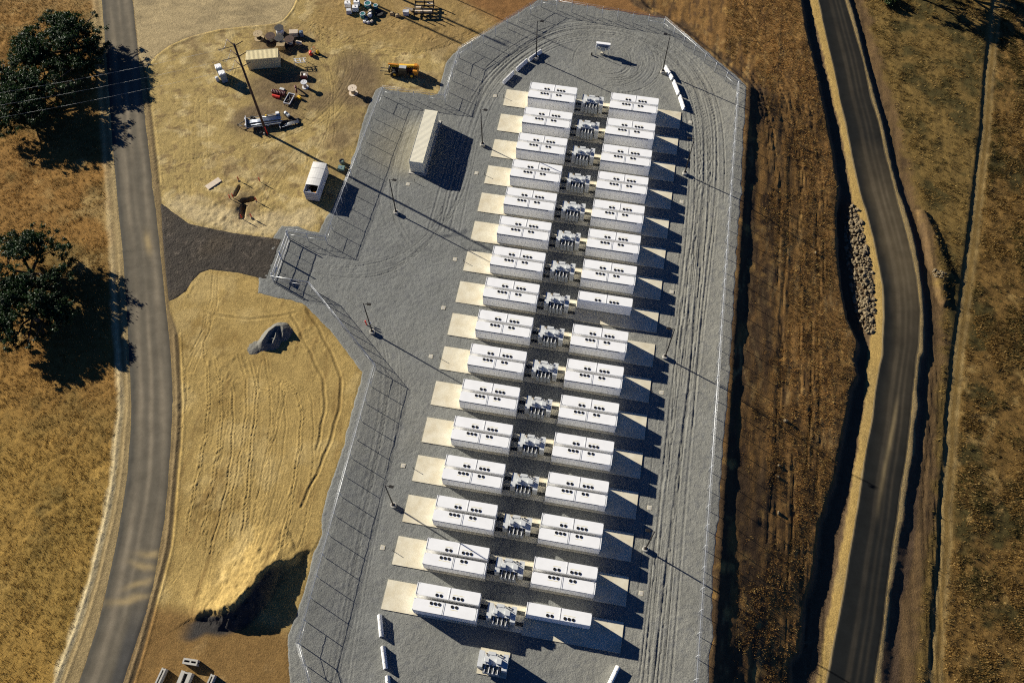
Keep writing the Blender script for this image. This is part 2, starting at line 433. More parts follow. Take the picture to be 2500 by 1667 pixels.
C7 = [(-130, 67), (-92.9, 72.0), (-90.2, 72.2), (-86.0, 72.3), (-81.6, 72.7), (-78.7, 73.8), (-75.0, 74.5), (-70.2, 75.2), (-65.4, 75.9), (-60.3, 76.4), (-56.2, 76.7), (-50.7, 77.5), (-47.4, 77.7), (-41.7, 78.3), (-39.7, 78.7), (-34.7, 79.0), (-24.9, 78.7), (-19.7, 78.4), (-14.5, 77.5), (-7.8, 76.2), (3.4, 73.9), (12.5, 72.7), (21.1, 71.3), (26.9, 69.9), (35.5, 68.3), (43.4, 66.9), (80, 61)]
C8 = [(-130, 71), (-92.2, 75.8), (-84.2, 76.7), (-78.9, 77.3), (-71.3, 78.4), (-66.7, 78.6), (-61.5, 79.4), (-56.3, 80.1), (-50.9, 80.5), (-45.3, 81.3), (-39.4, 82.2), (-34.0, 83.1), (-28.4, 84.1), (-23.2, 85.0), (-15.0, 86.4), (-6.5, 87.8), (2.2, 89.1), (11.6, 90.7), (24.9, 92.3), (42.9, 95.0), (80, 101)]
CY = [(-130, 44.8), (8.9, 44.8), (17.1, 36.6), (24.1, 28.5), (27, 23), (32, 19), (60, 10)]
PIT2 = [(77.91, -10.19), (79.23, -9.96), (80.78, -13.82), (81.84, -18.2), (82.88, -22.2), (83.86, -23.31), (82.34, -24.35), (81.98, -26.94), (82.48, -29.1), (81.59, -30.24), (80.47, -28.21), (80.25, -24.46), (79.5, -22.61), (78.9, -17.0)]
RIPRAP = [(65.6, -11.6), (67.2, -12.2), (68.56, -19.52), (69.4, -24.57), (69.7, -33.28), (69.7, -37.31), (68.5, -38.7), (67.08, -36.18), (65.91, -30.27), (64.92, -21.48), (64.73, -16.16)]

def cx(c, y):
    return np.interp(y, [p[0] for p in c], [p[1] for p in c])
def east_z(x, y):
    k = [cx(CY, y) + 0.5]
    k += [k[0] + 1.5, cx(C2, y), cx(C2, y) + 0.9, cx(C3, y) - 0.15, cx(C3, y) + 0.15, cx(C4, y), cx(C5, y), cx(C6, y), cx(C6, y) * 0.35 + cx(C7, y) * 0.65, cx(C8, y), cx(C8, y) + 0.6, cx(C8, y) + 40, cx(C8, y) + 300]
    z = [-0.15, -0.9, -4.45, -5.62, -5.6, -5.50, -5.40, -5.40, -5.48, -6.15, -6.75, -7.08, -10.0, -15]
    out = np.full(np.shape(x), z[0], np.float32)
    for i in range(len(k) - 1):
        out = out + np.clip((x - k[i]) / np.maximum(k[i + 1] - k[i], 0.05), 0, 1) * (z[i + 1] - z[i])
    return out
def mound(x, y):
    out = np.zeros(np.shape(x), np.float32)
    m = (x > -50) & (x < -2) & (y > -118) & (y < -70)
    xx, yy = x[m], y[m]
    d, s, t = seg_dist(xx, yy, LIP)
    d = d * s + 0.9 * fbm(xx, yy, 1.5, 5, 5, 0.65)
    H = np.interp(t, [0, 0.12, 0.3, 0.5, 0.75, 0.9, 1], [0.1, 1.2, 2.6, 2.7, 1.6, 0.6, 0.05])
    up = np.where(d > 0, H * np.clip(1 - d / 7.5, 0, 1) ** 1.6, H * np.clip(1 + d / (H * 0.95 + 0.1), 0, 1))
    lump = (0.45 * fbm(xx, yy, 2.0, 5, 9, 0.62) + 0.12 * (1 - 2 * np.abs(fbm(xx, yy, 2.6, 4, 10)))) * sstep(0.1, 1.2, up)
    end = np.clip(1 - np.maximum(0, -31 - xx) / 4, 0, 1)
    out[m] = (up + lump) * end
    return out
def base_z(x, y):
    x = np.asarray(x, np.float32); y = np.asarray(y, np.float32)
    z = east_z(x, y) + mound(x, y)
    sd = None
    m = (x > 74) & (x < 88) & (y > -34) & (y < -6)
    if m.any():
        q = poly_sd(x[m], y[m], PIT2)
        z[m] += 0.65 * sstep(0.15, -0.35, q)
    m = (x > 62) & (x < 72) & (y > -41) & (y < -9)
    if m.any():
        xx, yy = x[m], y[m]
        a_, b_ = cx(C2, yy) + 0.6, cx(C3, yy)
        z[m] -= 0.75 * sstep(-41, -36, yy) * sstep(-9, -14, yy) * np.clip((b_ - xx) / np.maximum(b_ - a_ - 0.5, 0.3), 0, 1) * (xx > a_)
    # dug hole by the marker stakes, with a spoil bank on its west side
    m = (x > -46) & (x < -35) & (y > -41) & (y < -29)
    if m.any():
        xx, yy = x[m], y[m]
        d1, _, _ = seg_dist(xx, yy, [(-41.0, -33.7), (-39.4, -33.0)])
        d2, _, _ = seg_dist(xx, yy, [(-40.5, -34.6), (-40.0, -37.1)])
        d3, _, _ = seg_dist(xx, yy, [(-42.6, -30.8), (-42.7, -32.8)])
        z[m] += -0.75 * sstep(0.55, 0.2, np.minimum(d1, d2)) - 0.35 * sstep(0.35, 0.1, d3)
        z[m] += 0.35 * sstep(1.6, 0.2, np.hypot(xx + 42.0, yy + 35.3)) + 0.1 * fbm(xx, yy, 0.8, 3, 4)
    return z
def zat(x, y):
    return float(base_z(np.array([x], np.float32), np.array([y], np.float32))[0])
GZ = -0.12    # level of the gravel yard

# ------------------------------------------------------------------ tyre tracks stamped into height grids
def smooth_path(pts, step=0.09):
    P = np.array(pts, float)
    if len(P) > 2:
        for _ in range(3):
            Q = np.empty((2 * len(P) - 2, 2))
            Q[0::2] = 0.75 * P[:-1] + 0.25 * P[1:]; Q[1::2] = 0.25 * P[:-1] + 0.75 * P[1:]
            P = np.vstack([P[:1], Q, P[-1:]])
    d = np.r_[0, np.cumsum(np.hypot(*np.diff(P, axis=0).T))]
    t = np.arange(0, d[-1], step)
    return np.c_[np.interp(t, d, P[:, 0]), np.interp(t, d, P[:, 1])]
def offset_path(P, o):
    T = np.gradient(P, axis=0); T /= np.maximum(np.hypot(T[:, 0], T[:, 1])[:, None], 1e-6)
    return P + np.c_[-T[:, 1], T[:, 0]] * (o if np.ndim(o) == 0 else np.asarray(o)[:, None])
def stamp(H, xs, ys, res, P, width, depth, rim):
    """press a rut along P into the height array H[iy, ix] whose columns and rows lie at xs and ys"""
    nx, ny = np.arange(len(xs)), np.arange(len(ys))
    T = np.gradient(P, axis=0); T /= np.maximum(np.hypot(T[:, 0], T[:, 1])[:, None], 1e-6)
    N = np.c_[-T[:, 1], T[:, 0]]
    reach = max(2.2 * width, res)
    for o in np.arange(-reach, reach + 1e-6, res * 0.5):
        Q = P + N * o
        ix = np.round(np.interp(Q[:, 0], xs, nx, -9, -9)).astype(int); iy = np.round(np.interp(Q[:, 1], ys, ny, -9, -9)).astype(int)
        ok = (ix >= 0) & (iy >= 0) & (ix < H.shape[1]) & (iy < H.shape[0])
        ix, iy = ix[ok], iy[ok]
        a = np.abs((xs[ix] - P[ok, 0]) * N[ok, 0] + (ys[iy] - P[ok, 1]) * N[ok, 1]) / width
        v = -depth * np.exp(-(a * 1.5) ** 2) + rim * np.exp(-((a - 1.25) * 2.6) ** 2)
        cur = H[iy, ix]
        H[iy, ix] = np.where(np.abs(v) > np.abs(cur), v, cur)

# ------------------------------------------------------------------ colours of the ground (surface colours)
def mixc(c, d, t):
    return c * (1 - t[:, None]) + np.asarray(d, np.float32) * t[:, None]
def ground_color(x, y):
    n1 = fbm(x, y, 9, 4, 1); n2 = fbm(x, y, 2.2, 4, 2); n3 = fbm(x, y, 30, 3, 3); n4 = fbm(x, y, 5, 4, 8)
    c = np.empty((len(x), 3), np.float32)
    # worked, straw-coloured soil between the west road and the yard
    c[:] = (0.46, 0.34, 0.13)
    c = mixc(c, (0.60, 0.47, 0.22), sstep(0.0, 0.4, n2 + 0.5 * n1))
    c = mixc(c, (0.29, 0.20, 0.085), sstep(0.15, 0.7, n1 + 0.35 * n2) * 0.8)
    c = mixc(c, (0.23, 0.155, 0.072), sstep(0.2, 0.5, fbm(x + 0.4 * y, y - 0.3 * x, 1.2, 4, 18)) * 0.7)
    # grey-brown trampled patches round the parked equipment
    for (px, py, r, k) in ((-41, -9, 9, 1.0), (-45, -15, 5, 1.0), (-46, 4, 7, 0.8), (-28, -3, 7, 0.9), (-30, 2, 5, 0.7), (-27, -15, 5, 0.6), (-26, -23, 4, 0.4), (-14, 10, 5, 0.5), (-41.3, -34.2, 4.5, 0.75), (-34, -9, 3, 0.7), (-38, -24, 5, 0.35), (-60, -2, 3, 0.5)):
        c = mixc(c, (0.19, 0.135, 0.075), np.clip(k * sstep(1.15, 0.35, np.hypot(x - px, y - py) / r + 0.45 * n4), 0, 0.85))
    # pale chalky ground above the driveway
    d, _, _ = seg_dist(x, y, [(-52, -36.5), (-46, -37.5), (-40, -38.5), (-34, -37.5), (-29, -35)])
    c = mixc(c, (0.62, 0.50, 0.28), sstep(3.2, 0.6, d + 1.6 * n2) * 0.8)
    # smooth tan fill south of the driveway
    q = sstep(-46.5, -49.5, y + 1.5 * n2)
    c = mixc(c, (0.46, 0.325, 0.115), q)
    c = mixc(c, (0.29, 0.19, 0.058), q * sstep(-0.05, 0.6, n1 + 0.6 * n3 + 0.35 * n2) * 0.8)
    c = mixc(c, (0.24, 0.15, 0.05), q * sstep(0.2, 0.7, fbm(x * 2.5, y * 0.4, 3, 4, 17)) * 0.6)
    c = mixc(c, (0.55, 0.41, 0.17), q * sstep(0.15, 0.6, n4 + 0.4 * n2) * 0.7)
    rg = 1 - np.abs(fbm(x * 1.8 + 0.3 * y, y * 0.55, 3.2, 4, 19))
    c = mixc(c, (0.26, 0.165, 0.055), q * sstep(0.90, 0.985, rg) * 0.55 * sstep(-0.3, 0.3, n1))
    rg = 1 - np.abs(fbm(x * 0.8 - 0.7 * y, y * 0.9 + 0.6 * x, 2.6, 4, 20))
    c = mixc(c, (0.25, 0.175, 0.08), (1 - q) * sstep(0.90, 0.985, rg) * 0.5 * sstep(-0.2, 0.4, n4))
    s = sstep(-100.5, -103, y)
    c = mixc(c, (0.25, 0.145, 0.05), q * s * 0.9)
    c = mixc(c, (0.42, 0.29, 0.13), q * s * sstep(0.3, 0.7, n4) * 0.8)
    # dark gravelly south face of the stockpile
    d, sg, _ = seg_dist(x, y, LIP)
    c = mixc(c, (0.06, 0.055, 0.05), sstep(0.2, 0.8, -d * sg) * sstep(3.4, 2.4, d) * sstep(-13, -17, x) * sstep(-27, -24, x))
    # brown dirt north of the yard
    nb = sstep(-24, -10, x + 4 * n1) * sstep(12, 18, y + 0.35 * x + 3 * n1)
    c = mixc(c, (0.27, 0.14, 0.05), nb)
    nb2 = sstep(4, 13, y) * sstep(-46, -38, x) * (1 - nb)
    c = mixc(c, (0.35, 0.23, 0.085), nb2 * 0.8)
    # east slope: reddish brown cut soil with dead grass, rough dark bands
    k = x - cx(CY, y)
    e = sstep(-2.6, -1.4, k + 0.5 * n2) * sstep(14, 8, -k) 
    es = np.empty_like(c); es[:] = (0.31, 0.17, 0.055)
    st = fbm(x * 3.0, y * 0.35, 3, 4, 12)
    es = mixc(es, (0.12, 0.075, 0.038), sstep(0.0, 0.6, st + 0.5 * n3 + 0.8 * (1 - k / 8.5)))
    es = mixc(es, (0.46, 0.27, 0.085), sstep(0.2, 0.7, n2 + 0.5 * st))
    rg = 1 - np.abs(fbm(x * 1.9, y * 0.22, 2.4, 4, 13))
    es = mixc(es, (0.09, 0.055, 0.03), sstep(0.90, 0.98, rg) * 0.7)
    es = mixc(es, (0.50, 0.33, 0.13), sstep(0.88, 0.98, 1 - np.abs(fbm(x * 1.7 + 3, y * 0.25, 2.1, 4, 14))) * 0.5 * sstep(-0.2, 0.3, n1))
    c = c * (1 - e[:, None]) + es * e[:, None]
    # ditch and road shoulders
    x2, x3, x4, x5, x6, x7, x8 = (cx(q_, y) for q_ in (C2, C3, C4, C5, C6, C7, C8))
    j = 0.25 * n2
    t = sstep(-0.2, 0.3, x - x2 + j)
    c = mixc(c, (0.15, 0.10, 0.055), t)
    t = sstep(-0.15, 0.15, x - x3 + j)
    c = mixc(c, (0.44, 0.30, 0.10), t)
    c = mixc(c, (0.34, 0.25, 0.11), t * sstep(0.0, 0.6, n4) * 0.6)
    t = sstep(-0.1, 0.2, x - x5)
    c = mixc(c, (0.38, 0.28, 0.13), t)
    t = sstep(0.0, 0.35, x - x6 + j)
    c = mixc(c, (0.13, 0.085, 0.05), t)
    t = sstep(-0.3, 0.3, x - x7 + j)
    tr = np.empty_like(c); tr[:] = (0.20, 0.125, 0.055)
    tr = mixc(tr, (0.13, 0.083, 0.04), sstep(-0.1, 0.5, fbm(x * 3, y * 0.4, 2.5, 3, 22)))
    tr = mixc(tr, (0.22, 0.145, 0.045), sstep(1.5, 3.5, x - x7 + 2 * n2))
    tr = mixc(tr, (0.075, 0.062, 0.022), sstep(2.5, 4.5, x - x7) * sstep(-0.05, 0.35, n4 + 0.5 * n1) * 0.9)
    c = c * (1 - t[:, None]) + tr * t[:, None]
    t = sstep(-0.1, 0.2, x - x8 + 0.15 * n2)
    ef = np.empty_like(c); ef[:] = (0.24, 0.155, 0.05)
    fld = sstep(2.2, 3.4, x - x8 + 0.5 * n2)
    ef = mixc(ef, (0.21, 0.125, 0.038), fld)
    ef = mixc(ef, (0.065, 0.056, 0.02), fld * sstep(-0.05, 0.28, n4 + 0.5 * n1) * 0.9)
    ef = mixc(ef, (0.36, 0.24, 0.085), fld * sstep(0.35, 0.7, n2 + 0.4 * n3))
    ef = mixc(ef, (0.40, 0.29, 0.125), np.maximum(sstep(0.5, 0.2, np.abs(x - x8 - 0.95)), 0.8 * sstep(0.4, 0.15, np.abs(x - x8 - 2.3))) * (0.55 + 0.4 * n2))
    c = c * (1 - t[:, None]) + ef * t[:, None]
    # west of the west road
    d, sg, _ = seg_dist(x, y, WLS)
    side = d * np.where(sg < 0, 1, -1)              # + = west of the shoulder line
    wf = np.empty_like(c); wf[:] = (0.34, 0.185, 0.05)
    wf = mixc(wf, (0.22, 0.145, 0.045), sstep(-0.15, 0.5, n1 + 0.4 * n3))
    wf = mixc(wf, (0.42, 0.29, 0.11), sstep(0.25, 0.7, n4 + 0.4 * n3))
    wf = mixc(wf, (0.40, 0.26, 0.065), sstep(-66, -88, y + 5 * n1) * 0.7)
    wf = mixc(wf, (0.15, 0.115, 0.04), sstep(0.2, 0.6, fbm(x + 0.5 * y, y * 0.8, 3.5, 4, 16)) * 0.6)
    wf = mixc(wf, (0.46, 0.33, 0.14), sstep(0.0, 18, y + 6 * n1) * 0.7)
    t = sstep(-0.6, 0.3, side + 0.35 * n2)
    c = c * (1 - t[:, None]) + wf * t[:, None]
    pale = sstep(1.0, 0.3, np.abs(side - 0.5 + 0.5 * n2)) * np.interp(y, [-115, -95, -60, -20], [1, 1, 0.6, 0.35])
    c = mixc(c, (0.66, 0.54, 0.30), pale)
    # dirt shoulders of the west road
    d2, sg2, _ = seg_dist(x, y, WL)
    t = sstep(0.1, -0.1, side) * (sg2 < 0)
    c = mixc(c, (0.36, 0.27, 0.13), t)
    d3, sg3, _ = seg_dist(x, y, WR); d4, sg4, _ = seg_dist(x, y, WRS)
    t = ((sg3 > 0) & (sg4 < 0)).astype(np.float32)
    c = mixc(c, (0.24, 0.175, 0.09), t * 0.85)
    c = mixc(c, (0.10, 0.075, 0.045), sstep(0.3, 0.05, d4) * (0.6 + 0.4 * n2) * (y < 14))
    return np.clip(c, 0.005, 0.95)

# ------------------------------------------------------------------ ground
RES = 0.29
gx = np.r_[-700, -450, -300, -220, -170, -140, -125, np.arange(-114, -57, 0.36), np.arange(-57, -9, 0.16), np.arange(-9, 108, 0.34), 115, 130, 160, 220, 300, 450, 700]
gy = np.r_[-700, -450, -300, -220, -170, -145, -132, np.arange(-122, 58, 0.23), 68, 80, 110, 160, 240, 400, 700]
GXm, GYm = np.meshgrid(gx, gy)
fx, fy = GXm.ravel().astype(np.float32), GYm.ravel().astype(np.float32)
sdY = np.full(fx.shape, 99, np.float32)
mb = (fx > -40) & (fx < 52) & (fy > -131) & (fy < 32)
sdY[mb] = poly_sd(fx[mb], fy[mb], YARD)
gz = base_z(fx, fy)
ROADW = WL + WR[::-1]
sdW = np.full(fx.shape, 99, np.float32)
m = (fx < -25) & (fx > -112)
sdW[m] = poly_sd(fx[m], fy[m], ROADW)
sdS = np.full(fx.shape, 99, np.float32)
m = (fx < -40) & (fy > -12) & (fy < 45) & (fx > -90)
sdS[m] = poly_sd(fx[m], fy[m], SIDE)
sdD = np.full(fx.shape, 99, np.float32)
m = (fx < -28) & (fx > -60) & (fy > -60) & (fy < -32)
sdD[m] = poly_sd(fx[m], fy[m], DRIVE)
x4, x5 = cx(C4, fy), cx(C5, fy)
sdE = np.maximum(x4 - fx, fx - x5)
# relief
dWLS, sWLS, _ = seg_dist(fx, fy, WLS)
west = np.where(sWLS < 0, dWLS, -dWLS)
amp = np.full(fx.shape, 0.055, np.float32)
amp = np.where(fy > -39, 0.095, amp)
dch, _, _ = seg_dist(fx, fy, [(-52, -36.5), (-46, -37.5), (-40, -38.5), (-34, -37.5), (-29, -35), (-26.5, -20), (-26.5, -10)])
amp = np.where(dch < 3, 0.17, amp)
amp = np.where(west > 0, 0.16, amp)
kE = fx - cx(CY, fy)
amp = np.where(kE > 0.5, 0.13, amp)
amp = np.where((fx > cx(C3, fy) - 0.3) & (fx < cx(C6, fy)), 0.02, amp)
amp = np.where(fx > cx(C8, fy) + 2.5, 0.28, amp)
smooth = sstep(-0.2, 0.7, np.minimum(np.minimum(sdW, sdS), np.minimum(sdD, sdE))) * sstep(0.0, 0.8, sdY)
rough_n = fbm(fx, fy, 2.6, 5, 31, 0.66)
clod = sstep(0.1, 0.6, fbm(fx, fy, 7, 3, 33)) * np.clip(fbm(fx, fy, 0.7, 3, 34) - 0.1, 0, 1)
gz = gz + amp * rough_n * (0.1 + 0.9 * smooth) + 0.16 * clod * smooth * ((kE < 0) & (west < 0))
gz = gz + np.where((kE > 0.5) & (fx < cx(C2, fy)), 0.10 * fbm(fx * 2.6, fy * 0.35, 2.2, 4, 40, 0.65) * sstep(0.5, 3, kE), 0)
gz = gz + np.where((fx > cx(C7, fy)) & (fx < cx(C8, fy)), 0.07 * fbm(fx * 3, fy * 0.25, 2.2, 3, 41), 0)
rowsn, colsn = len(gy), len(gx)
# tyre tracks on the dirt
i0, i1 = 7, colsn - 7; j0, j1 = 7, rowsn - 7
HT = np.zeros((j1 - j0, i1 - i0), np.float32)
rr = random.Random(3)
tracks = []
for k in range(12):
    o = -1.0 + k * 1.5 + rr.uniform(-0.9, 0.9)
    lo = rr.uniform(0, 8)
    base = [(-36.5 + o * 1.0, -58 - rr.uniform(0, 10)), (-33.5 + o * 1.02, -68), (-30.5 + o * 1.02, -80), (-28.4 + o * 0.95, -92 + rr.uniform(-2, 2))]
    base = [(x, y) for x, y in base if x < -12.6 - 0 * y]
    if len(base) > 2:
        tracks.append((base, rr.choice((0.15, 0.19)), rr.uniform(0.02, 0.06), rr.uniform(0.03, 0.10)))
        tracks.append(([(x + rr.uniform(0.5, 0.9), y) for x, y in base][rr.choice((0, 1)):], rr.choice((0.1, 0.14)), rr.uniform(0.02, 0.05), rr.uniform(0.0, 0.05)))
tracks += [([(-24, -53), (-19, -58), (-14, -64), (-13.5, -72), (-15, -85)], 0.3, 0.09, 0.05), ([(-26, -54.5), (-21, -60), (-16, -66), (-15.5, -76)], 0.28, 0.08, 0.05),
           ([(-40, -56), (-32, -56.5), (-25, -54)], 0.3, 0.05, 0.05)]
for k in range(9):                                   # swinging tracks across the north dirt area
    o = k * 0.75
    tracks.append(([(-46 + o, 12 - o * 0.3), (-38, 9.2 - o * 0.8), (-27, 7.6 - o * 0.55), (-18, 7 - 0.2 * o), (-12.8, 9 + o * 0.4), (-4, 19 + o * 0.5)], 0.15, rr.uniform(0.03, 0.06), 0.04))
for k in range(8):
    o = k * 0.9
    tracks.append(([(-60 + o * 0.5, -28 - o * 0.2), (-48 + o, -26 + o), (-38 + o * 0.7, -18 + o * 0.3), (-32 + o * 0.5, -8), (-34 + o, 4), (-42 + o, 10)], 0.14, rr.uniform(0.02, 0.05), 0.03))
def wander(x0, y0, ang, L, turn):
    pts = [(x0, y0)]
    for _ in range(int(L / 4)):
        ang += rr.gauss(turn, 0.12)
        x0 += 4 * math.cos(ang); y0 += 4 * math.sin(ang)
        pts.append((x0, y0))
    return pts
for k in range(34):                                  # loose vehicle marks over the laydown yard and the fill, in wheel pairs
    if k % 3 == 0:
        W = wander(rr.uniform(-42, -16), rr.uniform(-58, -90), rr.choice((-1.45, 1.6)) + rr.gauss(0, 0.2), rr.uniform(10, 28), rr.uniform(-0.05, 0.05))
    elif k % 3 == 1:
        W = wander(rr.uniform(-58, -28), rr.uniform(-34, 8), rr.uniform(0, 6.28), rr.uniform(12, 34), rr.uniform(-0.2, 0.2))
    else:
        W = wander(rr.uniform(-46, -20), rr.uniform(4, 14), rr.choice((0.0, 3.1)) + rr.gauss(0, 0.3), rr.uniform(12, 26), rr.uniform(-0.12, 0.12))
    dp = rr.uniform(0.02, 0.05)
    tracks.append((W, 0.15, dp, dp)); tracks.append(([(x + 1.5 * math.sin(0.4 * k), y + 1.5 * math.cos(0.4 * k)) for x, y in W], 0.15, dp, dp))
for k in range(6):
    tracks.append(([(-62 + k * 1.3, -12), (-57 + k * 1.3, -24), (-52 + k * 1.2, -35)], 0.15, 0.035, 0.025))
east_lane = smooth_path([(54, -112), (55, -70), (55.5, -30), (54, 5), (47, 20), (37, 34)])
for k in range(34):                                  # along the east slope, broken stretches
    a = rr.uniform(0, 0.85); b = a + rr.uniform(0.06, 0.25)
    Q = offset_path(east_lane, rr.uniform(-5.5, 5.5))
    tracks.append((Q[int(a * len(Q)):int(b * len(Q)):40].tolist(), 0.3, rr.uniform(0.05, 0.11), rr.uniform(0.04, 0.10)))
for k in range(4):
    tracks.append(([(79.0 - 3.2 + k * 0.8, -100), (78.6 - 2.0 + k * 0.8, -62), (80.2 - 0.8 + k * 0.7, -42)], 0.3, 0.08, 0.05))
for P, w_, d_, r_ in tracks:
    Q = smooth_path(P)
    o = 0.25 * np.sin(np.arange(len(Q)) * 0.02 + rr.uniform(0, 6)) + 0.08 * np.sin(np.arange(len(Q)) * 0.11 + rr.uniform(0, 6))
    stamp(HT, gx[i0:i1], gy[j0:j1], 0.16, offset_path(Q, o), w_, d_, r_)
# windrow and gutter lines along road and track edges
stamp(HT, gx[i0:i1], gy[j0:j1], 0.16, smooth_path(SIDE[1:14]), 0.4, -0.32, 0.0)
stamp(HT, gx[i0:i1], gy[j0:j1], 0.16, smooth_path(WRS[1:6]), 0.4, 0.06, 0.08)
stamp(HT, gx[i0:i1], gy[j0:j1], 0.16, smooth_path(WRS[8:]), 0.4, 0.06, 0.08)
stamp(HT, gx[i0:i1], gy[j0:j1], 0.16, smooth_path(WLS), 0.5, 0.06, 0.06)
g2 = gz.reshape(rowsn, colsn)
g2[j0:j1, i0:i1] += HT * (smooth.reshape(rowsn, colsn)[j0:j1, i0:i1] * 0.85 + 0.15)
gz = g2.ravel()
gz = np.where(sdY < 0.25, np.minimum(gz, GZ - 0.06 - 0.1 * np.clip(-sdY, 0, 1)), gz)
sink = np.minimum(np.minimum(sdW, sdS), np.minimum(sdD, sdE))
gz = np.where(sink < 0, gz - 0.05 * np.clip(-sink, 0, 1), gz)
V = np.c_[fx, fy, gz]
idx = np.arange(rowsn * colsn).reshape(rowsn, colsn)
F = np.c_[idx[:-1, :-1].ravel(), idx[:-1, 1:].ravel(), idx[1:, 1:].ravel(), idx[1:, :-1].ravel()]
F = F[sdY[F].min(1) > -1.5]
used = np.zeros(len(V), bool); used[F.ravel()] = True
remap = np.cumsum(used) - 1
track_h = np.zeros((rowsn, colsn), np.float32); track_h[j0:j1, i0:i1] = HT
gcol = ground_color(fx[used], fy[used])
gcol = np.clip(gcol * (1 + np.clip(4.0 * track_h.ravel()[used], -0.4, 0.25))[:, None], 0.004, 0.95)  # soil colour follows track height: darker in ruts, paler on raised rims
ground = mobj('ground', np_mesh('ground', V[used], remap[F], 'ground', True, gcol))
ground['kind'] = 'structure'

# ------------------------------------------------------------------ sheets: roads, track, driveway, gravel yard
def sheet(name, x0, x1, y0, y1, res, sdf, dz, matname, colf, relief=None, edge=0.45, lip=0.35, zf=base_z):
    xs, ys = np.arange(x0, x1, res), np.arange(y0, y1, res)
    X, Y = np.meshgrid(xs, ys); x, y = X.ravel().astype(np.float32), Y.ravel().astype(np.float32)
    sd = sdf(x, y)
    keep = sd < edge + res
    z = zf(x, y) + dz * np.clip(-sd / lip, -2.5, 1)
    if relief is not None:
        z = z + relief(x, y, xs, ys) * sstep(0.1, -0.3, sd)
    ii = np.arange(len(x)).reshape(len(ys), len(xs))
    F = np.c_[ii[:-1, :-1].ravel(), ii[:-1, 1:].ravel(), ii[1:, 1:].ravel(), ii[1:, :-1].ravel()]
    F = F[keep[F].all(1)]
    u = np.zeros(len(x), bool); u[F.ravel()] = True
    rm = np.cumsum(u) - 1
    o = mobj(name, np_mesh(name, np.c_[x, y, z][u], rm[F], matname, True, colf(x[u], y[u])))
    o['kind'] = 'structure'
    return o

def col_roadw(x, y):
    d, s, t = seg_dist(x, y, WL)
    n = fbm(x, y, 12, 3, 51); n2 = fbm(x, y, 2, 4, 52)
    c = np.empty((len(x), 3), np.float32); c[:] = (0.125, 0.110, 0.082)
    for cc, w_ in ((1.7, 0.5), (3.2, 0.35), (4.9, 0.55)):
        c = mixc(c, (0.225, 0.19, 0.135), np.clip(1.1 * np.exp(-((d - cc + 0.35 * n) / w_) ** 2) * (0.65 + 0.9 * fbm(d * 2.2, t * 24, 2.0, 4, 53) + 0.5 * n), 0, 1))
    c = mixc(c, (0.065, 0.062, 0.052), sstep(0.9, 0.3, d + 0.3 * n2) * 0.8)
    c = mixc(c, (0.075, 0.072, 0.065), sstep(-98, -108, y) * sstep(3.6, 4.6, d))
    # spilled tan soil dragged onto the road
    for (px, py, a, L_) in ((-33.5, -95.2, 0.1, 3.0), (-34.2, -96.9, -0.05, 2.8), (-34.0, -99.4, 0.5, 2.6), (-34.4, -101.6, 0.35, 4.0), (-54, -45, -1.1, 3.0), (-51.5, -39.5, -0.6, 2.0)):
        u = (x - px) * math.cos(a) + (y - py) * math.sin(a); v = -(x - px) * math.sin(a) + (y - py) * math.cos(a)
        c = mixc(c, (0.34, 0.26, 0.135), np.clip(np.exp(-(u / L_ * 1.4) ** 2 - (v / 0.5 + 0.8 * n2) ** 2), 0, 0.9))
    return c
def col_roade(x, y):
    w0 = cx(C4, y); t = (x - w0) / (cx(C5, y) - w0)
    n = fbm(x, y, 14, 3, 55); n2 = fbm(x * 2, y * 0.4, 3, 3, 56)
    c = np.empty((len(x), 3), np.float32); c[:] = (0.012, 0.0135, 0.014)
    dusty = np.interp(y, [-100, -62, -40, -22, -10, 5, 40], [0.0, 0.05, 0.3, 0.7, 0.55, 0.06, 0.12])
    c = mixc(c, (0.14, 0.108, 0.062), np.clip(dusty * (0.75 + 0.5 * n) * sstep(0.02, 0.45, t + 0.1 * n2), 0, 1))
    for ct in (0.40, 0.46, 0.62, 0.76):
        c = mixc(c, (0.15, 0.12, 0.08), np.clip(np.exp(-((t - ct + 0.02 * n) / 0.035) ** 2) * (0.15 + 0.6 * dusty) * (0.7 + 0.6 * n2), 0, 1))
    c = mixc(c, (0.30, 0.23, 0.12), 0.6 * np.clip(np.exp(-((t - 0.58 - 0.06 * np.sin(y * 0.12)) / 0.05) ** 2) * sstep(-48, -54, y) * sstep(-72, -64, y) * (0.6 + 0.8 * n2), 0, 1))
    c = mixc(c, (0.30, 0.23, 0.12), 0.8 * np.maximum(sstep(0.04, 0.0, t + 0.03 * n2), sstep(0.96, 1.0, t - 0.02 * n2)))
    return c
def col_side(x, y):
    n = fbm(x, y, 6, 4, 61); n2 = fbm(x * 0.6 + y * 0.5, y * 1.6 - x * 0.3, 2, 4, 62)
    c = np.empty((len(x), 3), np.float32); c[:] = (0.48, 0.375, 0.20)
    c = mixc(c, (0.30, 0.235, 0.13), sstep(0.0, 0.6, n + 0.5 * n2) * 0.8)
    return mixc(c, (0.50, 0.40, 0.22), sstep(0.2, 0.7, n2) * 0.5)
def col_drive(x, y):
    n = fbm(x, y, 0.7, 3, 65)
    c = np.empty((len(x), 3), np.float32); c[:] = (0.055, 0.046, 0.036)
    c = mixc(c, (0.125, 0.102, 0.078), sstep(0.2, 0.7, n))
    return mixc(c, (0.09, 0.068, 0.042), sstep(-0.1, 0.6, fbm(x, y, 5, 3, 66)) * 0.5)
sheet('west_road', -112, -28, -126, 60, 0.22, lambda x, y: poly_sd(x, y, ROADW), 0.05, 'asphalt', col_roadw, edge=0.5)
